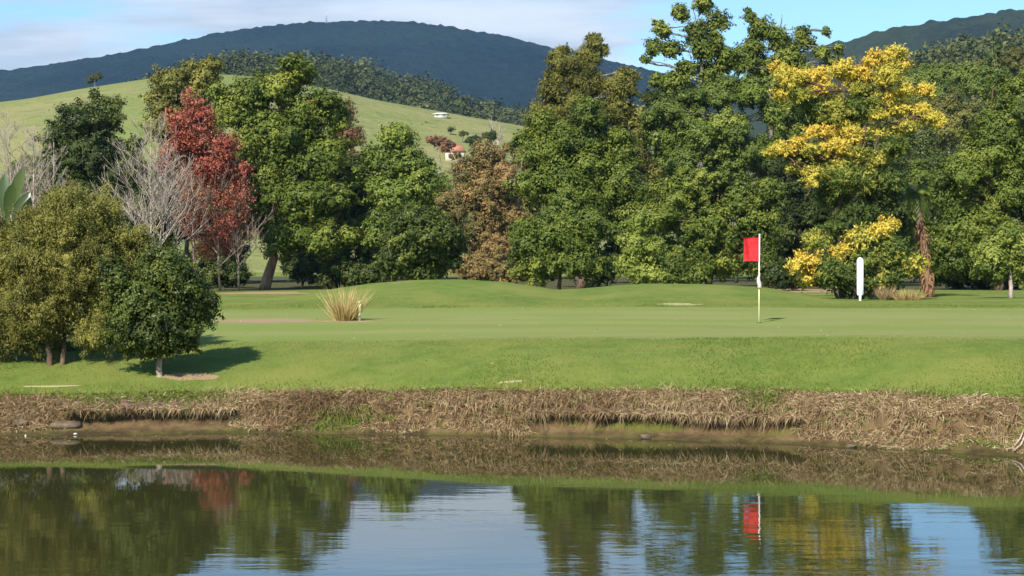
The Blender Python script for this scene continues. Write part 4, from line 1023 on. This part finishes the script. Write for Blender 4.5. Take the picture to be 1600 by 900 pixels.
def mast():
    d = 1960.0; bx = WX(510, d); zb = float(mtn2(bx, d)); 
    root = empty('radio_mast', (bx, d, zb), 'thin radio mast on the mountain skyline', 'mast')
    T = Tubes(); zt = H + (HZ - 25) * d / F
    for sx, sy in ((-1, -1), (1, -1), (1, 1), (-1, 1)): T.tube([(bx + sx * 1.3, d + sy * 1.3, zb - 4), (bx + sx * 0.3, d + sy * 0.3, zt)], [0.35, 0.22], 5)
    for k in range(8):
        q = k / 8; z = zb + (zt - zb) * q; w = 2.6 * (1 - q * 0.75)
        T.box((bx, d, z), (w, w, 0.3))
    T.build('lattice', plain_mat('mast_grey', (0.2, 0.2, 0.2), (0.3, 0.3, 0.3)), root, False)
    T = Tubes(); T.tube([(bx, d, zt), (bx, d, zt + 5)], [0.25, 0.12], 5); T.build('aerial', P_WHITE, root)
mast()

# ------------------------------------------------------------------ things along the shore
def driftwood():
    r = np.random.default_rng(17)
    d = 24.3; bx = WX(1592, d); bz = float(ground_z(bx, d))
    root = empty('fallen_branch', (bx, d, bz), 'bleached forked dead branch lying down the bank into the water', 'branch')
    T = Tubes()
    a = W(1640, 640, 25.2)
    for (px, py, dd, rad) in ((1572, 702, 23.9, 0.013), (1584, 704, 23.9, 0.020), (1604, 690, 24.1, 0.014), (1622, 706, 23.8, 0.018)):
        limb(T, a + r.normal(0, 0.05, 3), W(px, py, dd), rad * 1.7, rad * 0.6, r, 8, 0.06, 9)
    for k in range(6):
        p = W(r.uniform(1590, 1620), r.uniform(670, 695), 24.3); limb(T, p, p + r.normal(0, 0.15, 3) + np.array([-0.12, -0.1, -0.05]), 0.012, 0.004, r, 5, 0.1, 4)
    T.build('branch', B_DRIFT, root)
driftwood()
P_ROCK = plain_mat('bank_stone', (0.085, 0.062, 0.042), (0.17, 0.125, 0.085), 9, 0.9, 0.15)
P_PALE = plain_mat('pale_stone', (0.55, 0.52, 0.42), (0.68, 0.65, 0.55), 9, 0.8)
def rock(label, px, t, sx, sy, sz, seed, mat=P_ROCK, group=None):
    r = np.random.default_rng(seed)
    d = 26.6
    for _ in range(6): d = float(shore_y(WX(px, d)) + t * (edge_y(WX(px, d)) - shore_y(WX(px, d))))
    p = W(px, 660, d)
    nu, nv = 18, 10
    U, Vv = np.meshgrid(np.linspace(0, 2 * math.pi, nu, endpoint=False), np.linspace(0, math.pi, nv))
    D = np.stack([np.cos(U) * np.sin(Vv), np.sin(U) * np.sin(Vv), np.cos(Vv)], -1)
    rr = 1 + 0.9 * fbm(D[..., 0] * 1.4 + 9 + seed, D[..., 1] * 1.4 + D[..., 2] * 1.7, seed, 4) * np.sin(Vv)
    D = np.sign(D) * np.abs(D) ** 0.8
    V = D * rr[..., None] * np.array([sx, sy, sz]) / 2
    ii = []
    for a in range(nv - 1):
        for b in range(nu): ii += [a * nu + b, (a + 1) * nu + b, (a + 1) * nu + (b + 1) % nu, a * nu + (b + 1) % nu]
    gz = float(ground_z(p[0], d))
    o = mesh_np('stone', V.reshape(-1, 3), 4, ii, mat); o.location = (p[0], d, max(gz, 0.0) + sz * 0.12)
    return tag(o, label, 'stone', group)
SG = 'stones along the muddy shore'
rock('flat brown stone ledge in the mud, left of a larger one', 36, 0.42, 0.30, 0.30, 0.16, 1, group=SG)
rock('larger rounded brown stone overhanging the mud at the left', 103, 0.36, 0.50, 0.40, 0.17, 2, group=SG)
rock('tiny pale stone at the water edge by the larger brown stone', 118, 0.10, 0.06, 0.05, 0.035, 3, P_PALE, SG)
rock('tiny white pebble in the shallows below the flat ledge', 40, 0.02, 0.035, 0.03, 0.04, 4, P_PALE, SG)
rock('small grey stone half sunk at the shore near the right', 1330, 0.05, 0.16, 0.12, 0.09, 5, group=SG)
rock('brown stone in the wet mud below the hanging grass', 1010, 0.10, 0.20, 0.16, 0.09, 6, group=SG)
def floating():
    r = np.random.default_rng(77); n = 240
    x = r.uniform(-9.5, 10, n); x[:110] = r.uniform(-9.3, -4.5, 110)
    y = shore_y(x) - np.abs(r.normal(0, 0.35, n)) - 0.05; y[200:] -= r.uniform(0, 3.0, 40)
    P = np.stack([x, y, np.full(n, 0.006)], 1)
    V = quads(r, P, unit(np.array([0, 0, 1.0]) + r.normal(0, 0.05, (n, 3))), r.uniform(0.03, 0.09, n), r.uniform(0.015, 0.04, n))
    V[:, 2] = np.maximum(V[:, 2], 0.003)
    o = mesh_np('floating_leaves', V, 4, np.arange(4 * n), M_STRAW, tint=r.uniform(0, 0.85, n))
    tag(o, 'small dry leaves and scum floating along the shore', 'leaves', kind='stuff')
    n = 320; y = 25.5 + 20 * r.random(n); x = r.uniform(-1, 1, n) * y * 0.35
    k = y > edge_y(x) + 0.1; x, y = x[k], y[k]; n = len(x)
    P = np.stack([x, y, ground_z(x, y) + 0.02], 1)
    V = quads(r, P, unit(np.array([0, -0.2, 1.0]) + r.normal(0, 0.3, (n, 3))), r.uniform(0.03, 0.07, n), r.uniform(0.02, 0.04, n))
    o = mesh_np('fallen_leaves', V, 4, np.arange(4 * n), M_STRAW, tint=r.uniform(0, 0.85, n))
    tag(o, 'few dry leaves scattered over the lawn', 'leaves', kind='stuff')
floating()
def hoop():
    d = 26.75; c = W(628, 670, d); bz = float(ground_z(c[0], d))
    root = empty('bent_stick', (c[0], d, bz), 'dark bent stick curling out of the mud at mid shore', 'stick')
    T = Tubes(); th = np.linspace(-0.5, 4.3, 16)
    P = np.stack([c[0] + 0.10 * np.cos(th + 0.6), d + 0.02 * th - 0.05, max(bz, 0.0) + 0.07 + 0.085 * np.sin(th + 0.6)], 1)
    T.tube(P, np.linspace(0.016, 0.007, 16), 7); T.build('stem', B_BROWN, root)
hoop()

# ------------------------------------------------------------------ air
def haze():
    T = Tubes(); T.box((0, 1700, 250), (7000, 5200, 512))
    m, t, out = new_mat('haze_air')
    v = t.new('ShaderNodeVolumePrincipled')
    v.inputs['Color'].default_value = (0.30, 0.58, 1.0, 1)
    v.inputs['Density'].default_value = 0.00008
    v.inputs['Anisotropy'].default_value = 0.0
    t.l.new(v.outputs[0], out.inputs['Volume'])
    o = T.build('haze', m, None, False)
    tag(o, 'thin bluish air over the valley and hills', 'haze', kind='stuff')
haze()
